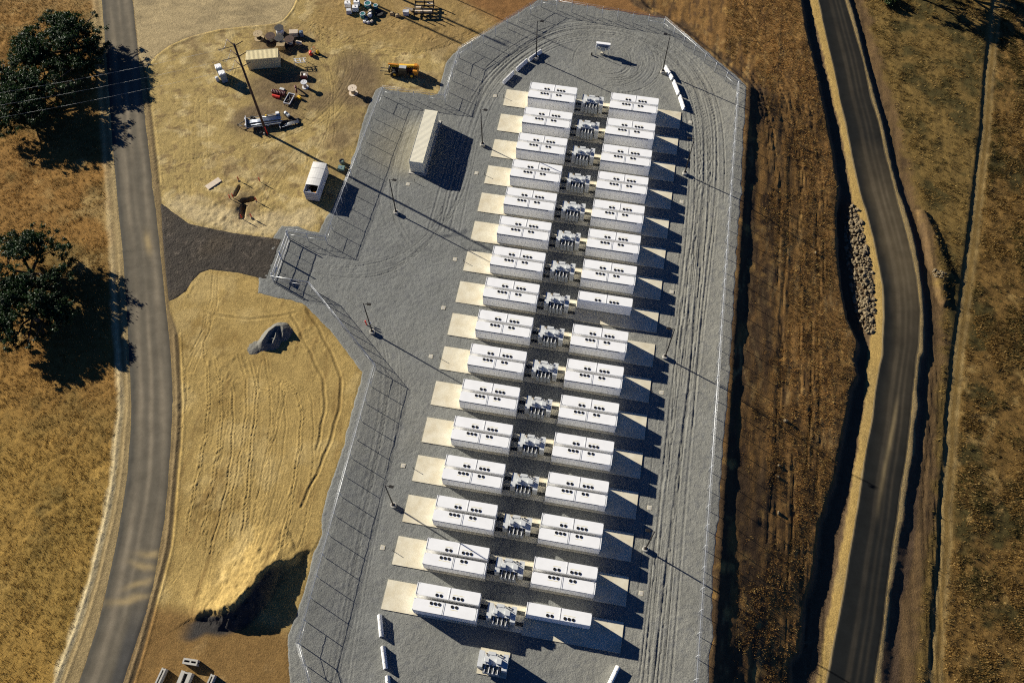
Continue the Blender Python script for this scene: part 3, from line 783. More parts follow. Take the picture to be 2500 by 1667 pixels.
sheet('east_road', 52, 80, -126, 62, 0.18, lambda x, y: np.maximum(cx(C4, y) - x, x - cx(C5, y)), 0.05, 'asphalt', col_roade, edge=0.45)
sheet('dirt_track', -88, -44, -9, 44, 0.35, lambda x, y: np.maximum(poly_sd(x, y, SIDE), -poly_sd(x, y, ROADW) - 0.6), 0.04, 'ground', col_side,
      relief=lambda x, y, xs, ys: 0.03 * fbm(x * 0.5 + y, y * 2 - x, 2.5, 3, 63), edge=0.35)
sheet('gravel_driveway', -56, -31, -56.5, -35.5, 0.2, lambda x, y: poly_sd(x, y, DRIVE), 0.07, 'coarse', col_drive,
      relief=lambda x, y, xs, ys: 0.07 * fbm(x, y, 0.55, 3, 64), edge=0.3, lip=0.2)

GR_H = []
def gravel_relief(x, y, xs, ys):
    H = np.zeros((len(ys), len(xs)), np.float32)
    res = xs[1] - xs[0]
    r = random.Random(5)
    loop = [(-5.5, -34), (-5.8, -14), (-4.5, 0), (1.5, 11), (9, 18), (20, 19.5), (30, 15), (36.8, 5), (39, -14), (38.8, -40), (38.6, -70), (38.2, -100), (37, -124)]
    P = smooth_path(loop)
    n = np.arange(len(P))
    for k in range(15):
        a, b = sorted((r.uniform(0, 1), r.uniform(0, 1)))
        if b - a < 0.25:
            a, b = max(0, a - 0.3), min(1, b + 0.3)
        o = r.gauss(0, 1.25)
        w_ = r.choice((0.10, 0.14, 0.18))
        s = slice(int(a * len(P)), int(b * len(P)))
        for dd in (0, r.choice((1.7, 1.9))):
            Q = offset_path(P, o + dd - 0.9 + 0.35 * np.sin(n * 0.006 + r.uniform(0, 6)))[s]
            if len(Q) > 20:
                stamp(H, xs, ys, res, Q, w_ + 0.03, r.uniform(0.05, 0.10), r.uniform(0.04, 0.07))
    for k in range(26):                                   # turning circles at the north end
        cx_, cy_ = 18.6 + r.uniform(-1.5, 1.0), 11.2 + r.uniform(-0.8, 0.8)
        rad = r.uniform(4.0, 9.2)
        a0 = r.uniform(-2.6, 1.2); a1 = a0 + r.uniform(0.7, 2.3)
        t = np.arange(a0, a1, 0.11 / rad)
        stamp(H, xs, ys, res, np.c_[cx_ + rad * np.cos(t), cy_ + 0.95 * rad * np.sin(t)], 0.16, r.uniform(0.05, 0.09), 0.05)
    for k in range(20):                                   # sweeps from the gate
        o = r.gauss(0, 1.6)
        if k % 2:
            Q = [(-31, -44.3 + 0.2 * o), (-22, -45.5 + 0.4 * o), (-12, -42.5 + o), (-6.5 - 0.5 * o, -35), (-4 - 0.6 * o, -24), (-5 - 0.5 * o, -8)]
        else:
            Q = [(-30, -44.3 + 0.2 * o), (-20, -47 + 0.5 * o), (-11 + 0.4 * o, -52 + 0.7 * o), (-6 + 0.7 * o, -64), (-5 + 0.6 * o, -88), (-2 + 0.7 * o, -122)]
        Q = smooth_path(Q)
        a = r.uniform(0, 0.4); b = r.uniform(0.6, 1)
        stamp(H, xs, ys, res, Q[int(a * len(Q)):int(b * len(Q))], 0.15, r.uniform(0.03, 0.08), 0.045)
    for k in range(6):
        o = r.gauss(0, 1.2)
        stamp(H, xs, ys, res, smooth_path([(-16 + o, -8), (-17 + o, -20), (-15 + o, -32), (-8, -40 + o)]), 0.15, 0.05, 0.04)
    keep = sstep(0.3, 1.0, np.maximum(np.maximum(0.0 - x, x - 33.2), np.maximum(y - 0.5, -97.3 - y)))
    GR_H.append((xs, ys, H))
    return H.ravel() * keep * (0.6 + 0.35 * fbm(x, y, 9, 3, 73) + 0.15 * sstep(25, 36, x)) + 0.035 * fbm(x, y, 0.5, 2, 71) + 0.03 * fbm(x, y, 3.5, 2, 72)
def col_gravel(x, y):
    n = fbm(x, y, 18, 3, 75); n2 = fbm(x, y, 0.6, 3, 76)
    c = np.empty((len(x), 3), np.float32); c[:] = (0.215, 0.222, 0.208)
    c = mixc(c, (0.285, 0.28, 0.24), np.clip(sstep(-0.2, 0.6, n) * 0.5 + sstep(20, 40, x) * 0.7, 0, 1))
    c = mixc(c, (0.17, 0.175, 0.175), sstep(0.1, 0.7, n2) * 0.6)
    xs_, ys_, H_ = GR_H[0]
    w_ = H_[np.clip(np.round((y - ys_[0]) / (ys_[1] - ys_[0])).astype(int), 0, len(ys_) - 1), np.clip(np.round((x - xs_[0]) / (xs_[1] - xs_[0])).astype(int), 0, len(xs_) - 1)]
    c = c * (1 + np.clip(2.2 * w_, -0.22, 0.15))[:, None]
    for (px, py, r_) in ((-15.5, -17, 9),):
        c = mixc(c, (0.33, 0.30, 0.21), sstep(1.0, 0.2, np.hypot(x - px, y - py) / r_ + 0.3 * n) * 0.5)
    return c
def yard_z(x, y):
    z = np.full(x.shape, GZ, np.float32)
    zb = base_z(x, y)
    k = sstep(0.2, 1.0, x - cx(CY, y))
    return z * (1 - k) + (zb + 0.04) * k
_wob = lambda x, y: 0.30 * fbm(x, y, 1.6, 3, 77)
sheet('gravel_yard', -35, 46.8, -126, 27.5, 0.155, lambda x, y: poly_sd(x, y, YARD) + _wob(x, y), 0.0, 'gravel', col_gravel, relief=gravel_relief, edge=0.5,
      zf=lambda x, y: yard_z(x, y) - 0.2 * np.clip((poly_sd(x, y, YARD) + _wob(x, y)) / 0.4, 0, 1.5))

# ------------------------------------------------------------------ concrete pads
ROW = 6.183
ORD = ['first', 'second', 'third', 'fourth', 'fifth', 'sixth', 'seventh', 'eighth', 'ninth', 'tenth', 'eleventh', 'twelfth', 'thirteenth', 'fourteenth', 'fifteenth', 'last']
def row_name(r):
    return 'in the %s row from the top' % ORD[r] if r < 15 else 'in the bottom row'
padL = MB().box(0, -4.07, -0.3, 13.36, 0, 0).mesh('concrete_pad', 'concrete')
padR = MB().box(19.55, -4.07, -0.3, 32.98, 0, 0).mesh('concrete_pad', 'concrete')
mid_slab = MB()
mid_slab.box(13.375, -3.85, -0.3, 19.535, -3.02, -0.004).box(13.375, -2.47, -0.3, 19.535, -1.55, -0.004).box(13.375, -0.98, -0.3, 19.535, -0.22, -0.004)
mid_slab.box(14.42, -3.02, -0.3, 18.42, -2.47, -0.004).box(14.42, -1.55, -0.3, 18.42, -0.98, -0.004)
midm = mid_slab.mesh('concrete_pad', 'concrete')
def trench(x0, x1, y0, y1):
    b = MB().box(x0, y0, -0.3, x1, y1, -0.16)
    n = 6
    for i in range(n + 1):
        xx = x0 + 0.03 + (x1 - x0 - 0.06) * i / n
        b.box(xx - 0.012, y0, -0.10, xx + 0.012, y1, -0.07)
    for i in range(3):
        yy = y0 + (y1 - y0) * (i + 0.5) / 3
        b.box(x0, yy - 0.012, -0.069, x1, yy + 0.012, -0.045)
    return b
tr_m = [trench(a, b_, c, d).mesh('trench_grate', 'dark') for a, b_ in ((13.375, 14.42), (18.42, 19.535)) for c, d in ((-3.02, -2.47), (-1.55, -0.98))]
for r in range(16):
    y = -r * ROW
    tag(mobj('concrete_pad', padL, None, (0, y, 0)), 'cream concrete pad reaching left under the left pair, ' + row_name(r), 'concrete pad', 'concrete equipment pads')
    tag(mobj('concrete_pad', padR, None, (0, y, 0)), 'cream concrete pad reaching right of the transformer, ' + row_name(r), 'concrete pad', 'concrete equipment pads')
    o = tag(mobj('concrete_pad', midm, None, (0, y, 0)), 'concrete pad with cable trenches under the transformer ' + row_name(r), 'concrete pad', 'concrete equipment pads')
    for t in tr_m:
        mobj('trench_grate', t, o)
tag(MB().box(14.48, -102.62, -0.3, 18.47, -99.27, 0).obj('concrete_pad', 'concrete'), 'small square concrete pad under the lone transformer near the bottom edge', 'concrete pad', 'concrete equipment pads')

# ------------------------------------------------------------------ battery containers (origin at the south-west bottom corner, doors face south)
UL, UD, UZ0, UZ1 = 8.75, 1.60, 0.14, 2.86
DOORS = [0.0, 0.098, 0.199, 0.301, 0.403, 0.487, 0.566, 0.672, 0.780, 0.888, 1.0]
def make_battery():
    t = thing('battery_container', '', 'battery container', group='white battery containers in rows')
    b = MB()
    b.box(0.0, 0.05, UZ0, UL, UD, UZ1 - 0.03)
    b.obj('body', 'white', t)
    s = MB().box(0.03, 0.08, 0.0, UL - 0.03, UD - 0.04, UZ0 + 0.02)
    s.obj('base_frame', 'greyd', t)
    for k, (a, c) in enumerate(((0.0, 0.488), (0.488, 1.0))):
        x0, x1 = a * UL, c * UL
        p = MB().box(x0 + 0.01, 0.0, UZ1 - 0.03, x1 - 0.20, UD, UZ1)
        p.obj('roof_panel', 'white2', t)
        q = MB().box(x1 - 0.20, 0.02, UZ1 - 0.035, x1 - 0.11, UD - 0.02, UZ1 - 0.012)
        q.obj('roof_seam', 'seam', t)
        q = MB().box(x1 - 0.11, 0.0, UZ1 - 0.03, x1 - 0.005, UD, UZ1 + 0.035)
        q.obj('roof_rail', 'white2', t)
    for (x, y) in ((0.08, 0.08), (0.08, UD - 0.08), (UL - 0.3, 0.08), (UL - 0.3, UD - 0.08)):
        MB().box(x - 0.05, y - 0.035, UZ1, x + 0.05, y + 0.035, UZ1 + 0.02).obj('corner_casting', 'seam', t)
    # fans: three left of the middle seam, two right of it, near the rear edge
    rim = MB().ring((0, 0), 0.165, 0.208, UZ1, UZ1 + 0.06, 16)
    disc = MB().tube((0, 0, UZ1 + 0.002), (0, 0, UZ1 + 0.02), 0.17, n=16).tube((0, 0, UZ1 + 0.02), (0, 0, UZ1 + 0.045), 0.06, n=8)
    for i in range(6):
        an = i * math.pi / 3
        disc.box(0.05, -0.012, UZ1 + 0.03, 0.166, 0.012, UZ1 + 0.042, rot=an, c=(0, 0))
    rm, dm = rim.mesh('roof_fan', 'black'), disc.mesh('fan_grille', 'black')
    for f in (0.272, 0.336, 0.400, 0.602, 0.668):
        o = mobj('roof_fan', rm, t, (f * UL, UD - 0.34, 0))
        mobj('fan_grille', dm, o)
    for a, c in ((0.245, 0.425), (0.575, 0.695)):
        MB().box(a * UL, UD - 0.76, UZ1 + 0.001, c * UL, UD - 0.725, UZ1 + 0.006).obj('yellow_line', 'yellow', t)
    hm = MB().box(-0.02, -0.025, 1.02, 0.02, 0.0, 1.22).mesh('handle', 'black')
    for i in range(10):
        x0, x1 = DOORS[i] * UL + 0.02, DOORS[i + 1] * UL - 0.02
        d = MB().box(x0, 0.012, 0.22, x1, 0.052, 2.44).obj('door', 'doorwhite', t)
        mobj('handle', hm, d, (x1 - 0.08, 0.012, 0))
        if i < 9:
            v = MB().box(x0, 0.03, 2.48, x1, 0.053, 2.78)
            for q in range(4):
                zz = 2.50 + q * 0.07
                v.box(x0, 0.01, zz, x1, 0.032, zz + 0.03)
            v.obj('vent', 'vent', t)
        else:
            MB().box(x0, 0.012, 2.48, x1, 0.052, 2.78).obj('blank_panel', 'doorwhite', t)
    return t
def add_back(t):
    for i in range(8):
        x0, x1 = UL * i / 8 + 0.02, UL * (i + 1) / 8 - 0.02
        MB().box(x0, UD - 0.002, 0.25, x1, UD + 0.03, 2.75).obj('back_panel', 'doorwhite', t)
first = None
for r in range(16):
    y = -r * ROW
    for x0, side in ((4.58, 'left'), (19.67, 'right')):
        for pos in ('rear', 'front'):
            single = side == 'right' and r in (7, 15)
            if single and pos == 'front':
                continue
            lab = ('single white battery container right of the transformer ' if single else '%s white battery container %s of the transformer ' % (pos, side)) + row_name(r)
            if pos == 'rear':
                loc, rz = (x0 + UL, y - 0.165, 0.0), math.pi
            else:
                loc, rz = (x0, y - 0.165 - UD - 0.48 - UD, 0.0), 0.0
            if first is None:
                first = make_battery()
                o = first
                o.location = loc; o.rotation_euler = (0, 0, rz); o['label'] = lab
            else:
                o = dup(first, loc, rz, lab)
            if single:
                add_back(o)

# ------------------------------------------------------------------ transformers (origin on the pad, x and y as on the first row)
def make_transformer():
    t = thing('transformer', '', 'transformer', group='pad mounted transformers')
    MB().box(15.30, -2.55, 0.0, 17.62, -1.12, 2.20).obj('tank', 'greyw', t)
    lid = MB().box(15.22, -2.62, 2.20, 17.70, -1.20, 2.28).obj('tank_lid', 'greyw', t)
    for x in (15.6, 16.45, 17.3):
        MB().tube((x, -2.5, 2.28), (x, -2.5, 2.33), 0.05).obj('lid_bolt', 'dark', lid)
    MB().box(14.50, -3.03, 0.02, 15.20, -0.99, 2.27).obj('left_cabinet', 'greyw', t)
    MB().box(17.72, -3.03, 0.02, 18.42, -0.99, 2.27).obj('right_cabinet', 'greyw', t)
    MB().box(15.70, -1.36, 0.3, 16.72, -0.96, 2.34).obj('rear_box', 'greyw', t)
    for x0, x1, y0, y1, h in ((15.40, 15.92, -2.36, -1.84, 2.72), (16.95, 17.60, -2.36, -1.72, 2.72)):
        MB().box(x0, y0, 2.285, x1, y1, h).obj('top_cover_box', 'greyw', t)
    g = MB().tube((17.0, -1.35, 2.28), (17.0, -1.35, 2.55), 0.06).tube((17.0, -1.35, 2.5), (17.35, -1.3, 2.5), 0.04).tube((17.45, -1.5, 2.28), (17.45, -1.5, 2.6), 0.05).box(17.25, -1.25, 2.28, 17.5, -1.12, 2.5)
    g.obj('valve', 'dark', t)
    MB().tube((15.45, -1.32, 2.28), (15.45, -1.32, 2.46), 0.05).tube((15.56, -1.5, 2.28), (15.56, -1.5, 2.4), 0.05).box(15.36, -1.26, 2.28, 15.6, -1.2, 2.36).obj('gauge', 'wood', t)
    for k in range(4):                                 # radiator banks on the south side
        x0 = 15.30 + k * 0.58
        b = MB().box(x0 + 0.02, -3.62, 0.35, x0 + 0.50, -3.56, 1.95)
        for q in range(4):
            xx = x0 + 0.05 + q * 0.135
            b.box(xx, -3.56, 0.35, xx + 0.028, -2.62, 1.95)
        o = b.obj('radiator', 'greyd', t)
        MB().box(x0 + 0.205, -3.6, 1.95, x0 + 0.275, -2.56, 2.05).obj('radiator_header', 'white', o)
    return t
T0 = make_transformer()
T0['label'] = 'grey transformer with finned radiators ' + row_name(0)
for r in range(1, 16):
    dup(T0, (0, -r * ROW, 0), 0, 'grey transformer with finned radiators ' + row_name(r))
dup(T0, (0, -98.93, 0), 0, 'lone grey transformer on its own small pad near the bottom edge')

# ------------------------------------------------------------------ chain link fence, one thing per straight run
FH = 2.35
def fence(a, b, label, kind='fence', first_post=True, gap=2.95, z0=None):
    L = math.hypot(b[0] - a[0], b[1] - a[1])
    rz = math.atan2(b[1] - a[1], b[0] - a[0])
    zz = GZ if z0 is None else z0
    t = thing('chain_link_fence', label, 'fence', (a[0], a[1], zz), rz, 'chain link fence runs round the yard')
    n = max(1, round(L / gap))
    p = MB().tube((0, 0, 0), (0, 0, FH), 0.05, n=8).tube((0, 0, FH), (0, 0.22, FH + 0.26), 0.02, n=5)
    pm = p.mesh('post', 'galv')
    pe = MB().tube((0, 0, 0), (0, 0, FH + 0.05), 0.06, n=8).tube((0, 0, FH), (0, 0.22, FH + 0.26), 0.02, n=5).mesh('post', 'galv')
    for i in range(0 if first_post else 1, n + 1):
        mobj('post', pe if i in (0, n) else pm, t, (L * i / n, 0, 0))
    MB().tube((0, 0, FH - 0.03), (L, 0, FH - 0.03), 0.034, n=8).obj('top_rail', 'galv', t)
    bw = MB()
    for q in (0.35, 0.7, 1.0):
        bw.tube((0, 0.22 * q, FH + 0.26 * q), (L, 0.22 * q, FH + 0.26 * q), 0.008, n=4)
    bw.obj('barbed_wire', 'galv', t)
    for k, (xa, xb) in enumerate(((0.0, L / n), (L - L / n, L))):      # braced end bays
        if n > 1:
            MB().tube((xa, 0, FH * 0.52), (xb, 0, FH * 0.52), 0.028, n=6).obj('brace_rail', 'galv', t)
    me = bpy.data.meshes.new('chain_mesh')
    me.from_pydata([(0, 0.045, 0.04), (L, 0.045, 0.04), (L, 0.045, FH), (0, 0.045, FH)], [], [(0, 1, 2, 3)])
    uv = me.uv_layers.new(name='UVMap')
    for i, c in enumerate(((0, 0), (L, 0), (L, FH), (0, FH))):
        uv.data[i].uv = c
    me.materials.append(MAT['chain'])
    mobj('chain_mesh', me, t)
    return t
fence((-6.2, -108.2), (-9.35, -103.3), 'short slanting fence run at the bottom beside the lower dirt patch')
fence((-9.35, -103.3), (-9.65, -61.6), 'long straight fence run beside the tan dirt field')
fence((-9.65, -61.6), (-23.85, -49.1), 'diagonal fence run below the gate, facing the tan dirt field', first_post=False)
fence((-23.85, -49.1), (-30.35, -49.0), 'short fence run joining the gate to the diagonal run', first_post=False)
fence((-30.45, -39.9), (-23.75, -40.0), 'short fence run above the gate, over the pale ground')
fence((-23.75, -40.0), (-22.55, -5.7), 'straight fence run behind the cream container and the white open box', first_post=False)
fence((-22.55, -5.7), (-10.7, -5.6), 'fence run just north of the cream container', first_post=False)
fence((-10.7, -5.6), (-10.5, 6.4), 'short fence run near the orange telehandler', first_post=False)
fence((-10.5, 6.4), (2.9, 23.1), 'slanting fence run at the top left corner of the yard', first_post=False)
fence((2.9, 23.1), (27.6, 21.5), 'top fence run along the far end of the yard', first_post=False)
fence((27.6, 21.5), (42.7, 7.3), 'slanting fence run at the top right corner of the yard', first_post=False)
fence((42.7, 7.3), (42.9, -122), 'long fence run down the right side above the dark bank', first_post=False)
# gate in the west opening
gt = thing('vehicle_gate', 'pale double leaf vehicle gate closing the yard at the dark gravel driveway', 'gate', (-30.35, -49.0, GZ), math.pi / 2 + 0.011)
GL = 9.1
for x in (0.25, GL / 2, GL - 0.3):
    MB().tube((x, 0, 0), (x, 0, 2.75), 0.09, n=10).obj('gate_post', 'greyd', gt)
for x0, x1 in ((0.36, GL / 2 - 0.11), (GL / 2 + 0.11, GL - 0.41)):
    lf = MB()
    for zz in (0.12, 1.15, 2.25):
        lf.tube((x0, 0, zz), (x1, 0, zz), 0.045, n=8)
    for k in range(3):
        xx = x0 + (x1 - x0) * k / 2
        lf.tube((xx, 0, 0.12), (xx, 0, 2.25), 0.035 if k == 1 else 0.045, n=8)
    lf.obj('gate_leaf', 'white', gt)
    me = bpy.data.meshes.new('chain_mesh')
    me.from_pydata([(x0, 0.03, 0.12), (x1, 0.03, 0.12), (x1, 0.03, 2.25), (x0, 0.03, 2.25)], [], [(0, 1, 2, 3)])
    uv = me.uv_layers.new(name='UVMap')
    for i, c in enumerate(((x0, 0), (x1, 0), (x1, 2.1), (x0, 2.1))):
        uv.data[i].uv = c
    me.materials.append(MAT['chain'])
    mobj('chain_mesh', me, gt)
MB().box(1.1, -0.05, 1.0, 2.3, -0.03, 1.75).obj('sign_board', 'greyw', gt)

# ------------------------------------------------------------------ light poles
LP = [(4.17, 8.75, 0, 'standing behind the barriers at the top left'), (-1.95, -14.16, 0, 'right of the cream container, by the third row'), (28.58, 9.42, math.pi, 'beside the barriers at the top right'),
      (34.78, -14.35, math.pi, 'right of the fourth row from the top'), (-13.81, -31.63, 0, 'south of the cream container'), (-11.98, -55.23, 0, 'beside the red marker, inside the diagonal fence'),
      (-1.78, -82.40, 0, 'left of the fourteenth row'), (34.72, -51.49, math.pi, 'right of the ninth row'), (34.79, -82.32, math.pi, 'right of the fourteenth row, at the lower right'), (3.0, -108.3, 0, 'at the bottom edge by the lowest barrier')]
lp0 = None
for x, y, a, where in LP:
    lab = 'tall dark light pole ' + where
    if lp0 is None:
        lp0 = thing('light_pole', lab, 'light pole', (x, y, GZ), a, 'dark light poles round the yard')
        MB().tube((0, 0, 0), (0, 0, 0.62), 0.42, n=18).obj('concrete_footing', 'concrete2', lp0)
        MB().tube((0, 0, 0.62), (0, 0, 9.3), 0.115, 0.075, n=10).box(-0.2, -0.2, 0.62, 0.2, 0.2, 0.68).obj('pole', 'bronze', lp0)
        MB().tube((0, 0, 9.25), (0.75, 0, 9.32), 0.05, n=8).obj('arm', 'bronze', lp0)
        MB().box(0.55, -0.2, 9.27, 1.2, 0.2, 9.42, top=(0.9, 0.85)).obj('lamp_head', 'bronze', lp0)
    else:
        dup(lp0, (x, y, GZ), a, lab)

# ------------------------------------------------------------------ concrete barriers
PROF = [(-0.32, 0), (0.32, 0), (0.32, 0.08), (0.16, 0.32), (0.09, 0.82), (-0.09, 0.82), (-0.16, 0.32), (-0.32, 0.08)]
BAR = [((2.85, 8.05), (4.95, 10.96), 'white concrete barrier beside the top left light pole'), ((0.9, 5.01), (2.6, 8.05), 'middle white concrete barrier of the three at the top left'), ((-0.99, 1.32), (0.61, 4.47), 'lowest white concrete barrier of the three at the top left'),
       ((28.99, 10.76), (30.74, 7.7), 'white concrete barrier beside the top right light pole'), ((30.93, 7.25), (32.2, 4.05), 'middle white concrete barrier of the three at the top right'), ((32.39, 3.7), (33.5, 0.45), 'lowest white concrete barrier of the three at the top right'),
       ((0.0, -97.6), (1.04, -100.55), 'upper white concrete barrier of those below the bottom row'), ((1.44, -101.5), (2.6, -104.4), 'second white concrete barrier of those below the bottom row'), ((2.95, -105.0), (4.0, -107.9), 'white concrete barrier cut by the bottom edge, left side'),
       ((32.86, -98.5), (31.85, -101.4), 'white concrete barrier at the bottom right, below the last pad')]
for a, b, lab in BAR:
    t = thing('concrete_barrier', lab, 'barrier', (a[0], a[1], GZ), 0, 'white concrete traffic barriers')
    d = ((b[0] - a[0]) * 0.93, (b[1] - a[1]) * 0.93)
    MB().prism(PROF, (0, 0), d).obj('barrier_body', 'barrier', t)
    L = math.hypot(*d)
    for f in (0.27, 0.73):
        MB().tube((d[0] * f, d[1] * f, 0.80), (d[0] * f, d[1] * f, 0.835), 0.05, n=6).obj('lifting_loop', 'dark', t)

# ------------------------------------------------------------------ handhole covers and short marker posts
HH = [(-1.91, -1.97), (-1.8, -20.59), (-13.26, -25.13), (-1.8, -39.18), (-1.72, -48.73), (-1.79, -57.76), (-1.85, -76.2), (-1.86, -88.57), (34.86, -2.06), (34.79, -20.53), (34.71, -39.22), (34.78, -57.64), (34.77, -76.2), (34.87, -88.47)]
def near_row(y):
    return ORD[min(15, max(0, int(round((-y - 2) / ROW))))]
for x, y in HH:
    where = 'near the cream container' if x < -5 else '%s of the %s row' % ('left' if x < 0 else 'right', near_row(y))
    t = thing('handhole', 'small pale square handhole cover in the gravel ' + where, 'handhole', (x, y, GZ), 0, 'handhole covers in the gravel')
    MB().box(-0.32, -0.32, -0.1, 0.32, 0.32, 0.05).obj('frame', 'concrete', t)
    MB().box(-0.22, -0.22, 0.05, 0.22, 0.22, 0.065).obj('cover', 'concrete2', t)
ST = [(0.0, -2.1), (0.0, -20.8), (-11.9, -24.5), (0.0, -39.4), (0.0, -57.9), (0.0, -76.4), (0.0, -88.8), (33.4, -2.4), (33.4, -20.9), (33.4, -39.6), (33.3, -58.0), (33.3, -76.5), (33.3, -88.8)]
for x, y in ST:
    where = 'near the cream container' if x < -5 else '%s of the %s row' % ('left' if x < 5 else 'right', near_row(y))
    t = thing('marker_post', 'short dark pipe post in the gravel ' + where, 'post', (x - 0.25 if x < 5 else x, y, GZ), 0, 'short dark pipe posts')
    MB().tube((0, 0, 0), (0, 0, 0.75), 0.045, n=8).obj('post', 'dark', t)
    MB().tube((0, 0, 0.75), (0, 0, 0.8), 0.06, n=8).obj('cap', 'dark', t)

# ------------------------------------------------------------------ equipment rack on posts at the north end
t = thing('equipment_rack', 'white roofed equipment rack on posts in the turning circle', 'equipment rack', (15.3, 11.95, GZ), 0.0)
for x in (0, 2.5):
    MB().tube((x, 0, 0), (x, 0, 2.35), 0.05).obj('post', 'galv', t)
    MB().tube((x, 0.0, 0.1), (x, 0.9, 1.8), 0.03).obj('brace', 'galv', t)
MB().box(-0.1, 0.5, 2.28, 2.65, 1.05, 2.36).obj('canopy', 'white', t)
MB().box(-0.05, 0.9, 1.0, 2.6, 0.96, 2.28).obj('back_panel', 'solar', t)
for x0, x1, z0, z1 in ((0.3, 0.75, 1.0, 1.5), (0.9, 1.75, 0.75, 1.6), (1.9, 2.35, 1.1, 1.6)):
    MB().box(x0, 0.45, z0, x1, 0.9, z1).obj('cabinet', 'greyd', t)
MB().box(0.95, 0.1, 0, 1.65, 0.5, 0.5).obj('battery_box', 'concrete', t)
tag(MB().box(-0.12, -0.12, 0, 0.12, 0.12, 0.55).tube((0, 0, 0.55), (0, 0, 0.62), 0.08).obj('pull_box', 'dark', None, (14.6, 11.7, GZ)), 'small dark pull box left of the equipment rack', 'box')
# red marker with white disc by the west light pole
t = thing('hydrant_marker', 'red marker post with white disc beside the light pole by the diagonal fence', 'marker', (-13.25, -54.0, GZ))
MB().tube((0, 0, 0), (-0.1, 0.1, 1.15), 0.11, n=8).obj('post', 'red', t)
MB().tube((0.55, 0.2, 0.55), (0.55, 0.12, 0.57), 0.24, n=14).tube((0.55, 0.2, 0), (0.55, 0.2, 0.5), 0.03).obj('disc', 'white', t)

# ------------------------------------------------------------------ shipping containers
def container(name, label, loc, rz, L, mname, ribs, H=2.6, W=2.44):
    t = thing(name, label, 'container', loc, rz)
    MB().box(0, 0, 0.12, L, W, H - 0.04).obj('body', mname, t)
    rib = MB()
    n = ribs
    for i in range(n):
        x0 = 0.12 + (L - 0.24) * i / n
        w = (L - 0.24) / n * 0.5
        rib.box(x0, 0.10, H - 0.04, x0 + w, W - 0.10, H - 0.018, top=(0.6, 1))
    rib.obj('corrugated_roof', mname, t)
    sd = MB()
    for i in range(n):
        x0 = 0.12 + (L - 0.24) * i / n
        w = (L - 0.24) / n * 0.5
        sd.box(x0, -0.03, 0.24, x0 + w, 0.0, H - 0.14)
        sd.box(x0, W, 0.24, x0 + w, W + 0.03, H - 0.14)
    sd.obj('corrugated_sides', mname, t)
    MB().box(0, -0.035, H - 0.16, L, 0.0, H).box(0, W, H - 0.16, L, W + 0.035, H).box(0, -0.035, 0.12, L, 0, 0.24).box(0, W, 0.12, L, W + 0.035, 0.24).obj('rails', mname, t)
    for y0, y1 in ((0.02, W / 2 - 0.01), (W / 2 + 0.01, W - 0.02)):
        d = MB().box(-0.045, y0, 0.2, 0.0, y1, H - 0.1).obj('door', mname, t)
        MB().tube((-0.07, (y0 + y1) / 2, 0.25), (-0.07, (y0 + y1) / 2, H - 0.15), 0.02, n=6).obj('lock_bar', 'galv', d)
    for x in (0.0, L - 0.16):
        for y in (-0.04, W - 0.12):
            MB().box(x, y, 0.0, x + 0.16, y + 0.16, 0.12).obj('corner_casting', mname, t)
    return t
pad = MB().box(-13.75, -22.75, -0.3, -10.55, -9.75, -0.02).obj('concrete_pad', 'concrete2')
tag(pad, 'grey concrete slab under the long cream container', 'concrete pad')
container('shipping_container', 'long cream corrugated container alone inside the fence', (-10.98, -22.35, -0.02), math.pi / 2, 12.19, 'cream', 44, H=2.9)
container('shipping_container', 'short tan corrugated container behind the tall wooden power pole', (-49.75, -3.62, -0.15), R_(16.6), 6.06, 'tan', 24)

# white box with sagging roof sheets and an open south end
t = thing('open_top_box', 'white sheeted box container with open end full of rubbish, beside the fence', 'container', (-30.02, -31.6, -0.15), 0.01)
W_, L_, H_ = 2.36, 6.45, 2.55
MB().box(0, 0, 0.1, W_, L_, 0.2).obj('floor', 'dark', t)
MB().box(0, 0, 0.2, 0.06, L_, H_).obj('side_wall', 'greywhite', t)
MB().box(W_ - 0.06, 0, 0.2, W_, L_, H_).obj('side_wall', 'greywhite', t)
MB().box(0.06, L_ - 0.06, 0.2, W_ - 0.06, L_, H_).obj('end_wall', 'greywhite', t)
MB().box(0.06, 0, 0.2, W_ - 0.06, 0.07, H_ - 0.1).obj('end_wall', 'greywhite', t)
for k in range(4):
    MB().box(0.08, -0.045, 0.45 + k * 0.5, W_ - 0.08, 0.0, 0.62 + k * 0.5).obj('wall_rail', 'greyd', t)
for y0, y1, dz in ((1.5, 3.0, 0.0), (3.03, 4.2, 0.02), (4.23, 5.2, 0.0), (5.23, 6.5, 0.03)):
    s = MB()
    n = 6
    for i in range(n):
        xa, xb = -0.05 + (W_ + 0.1) * i / n, -0.05 + (W_ + 0.1) * (i + 1) / n
        za, zb = (H_ + 0.03 + dz + 0.10 * math.sin(math.pi * (x_ + 0.05) / (W_ + 0.1)) for x_ in (xa, xb))
        s.add([(xa, y0, za), (xb, y0, zb), (xb, y1, zb), (xa, y1, za), (xa, y0, za - 0.04), (xb, y0, zb - 0.04), (xb, y1, zb - 0.04), (xa, y1, za - 0.04)],
              [(0, 1, 2, 3), (7, 6, 5, 4), (0, 4, 5, 1), (2, 6, 7, 3), (0, 3, 7, 4), (1, 5, 6, 2)])
    s.obj('roof_sheet', 'tarp', t)
bx = tag(MB().box(0.5, 0.35, 0.22, 1.0, 0.8, 2.1, top=(0.8, 0.8)).obj('rubbish_bag', 'white', None, (-30.02, -31.6, -0.15)), 'white bag inside the open end of the sheeted box container', 'bag')
cd = MB()
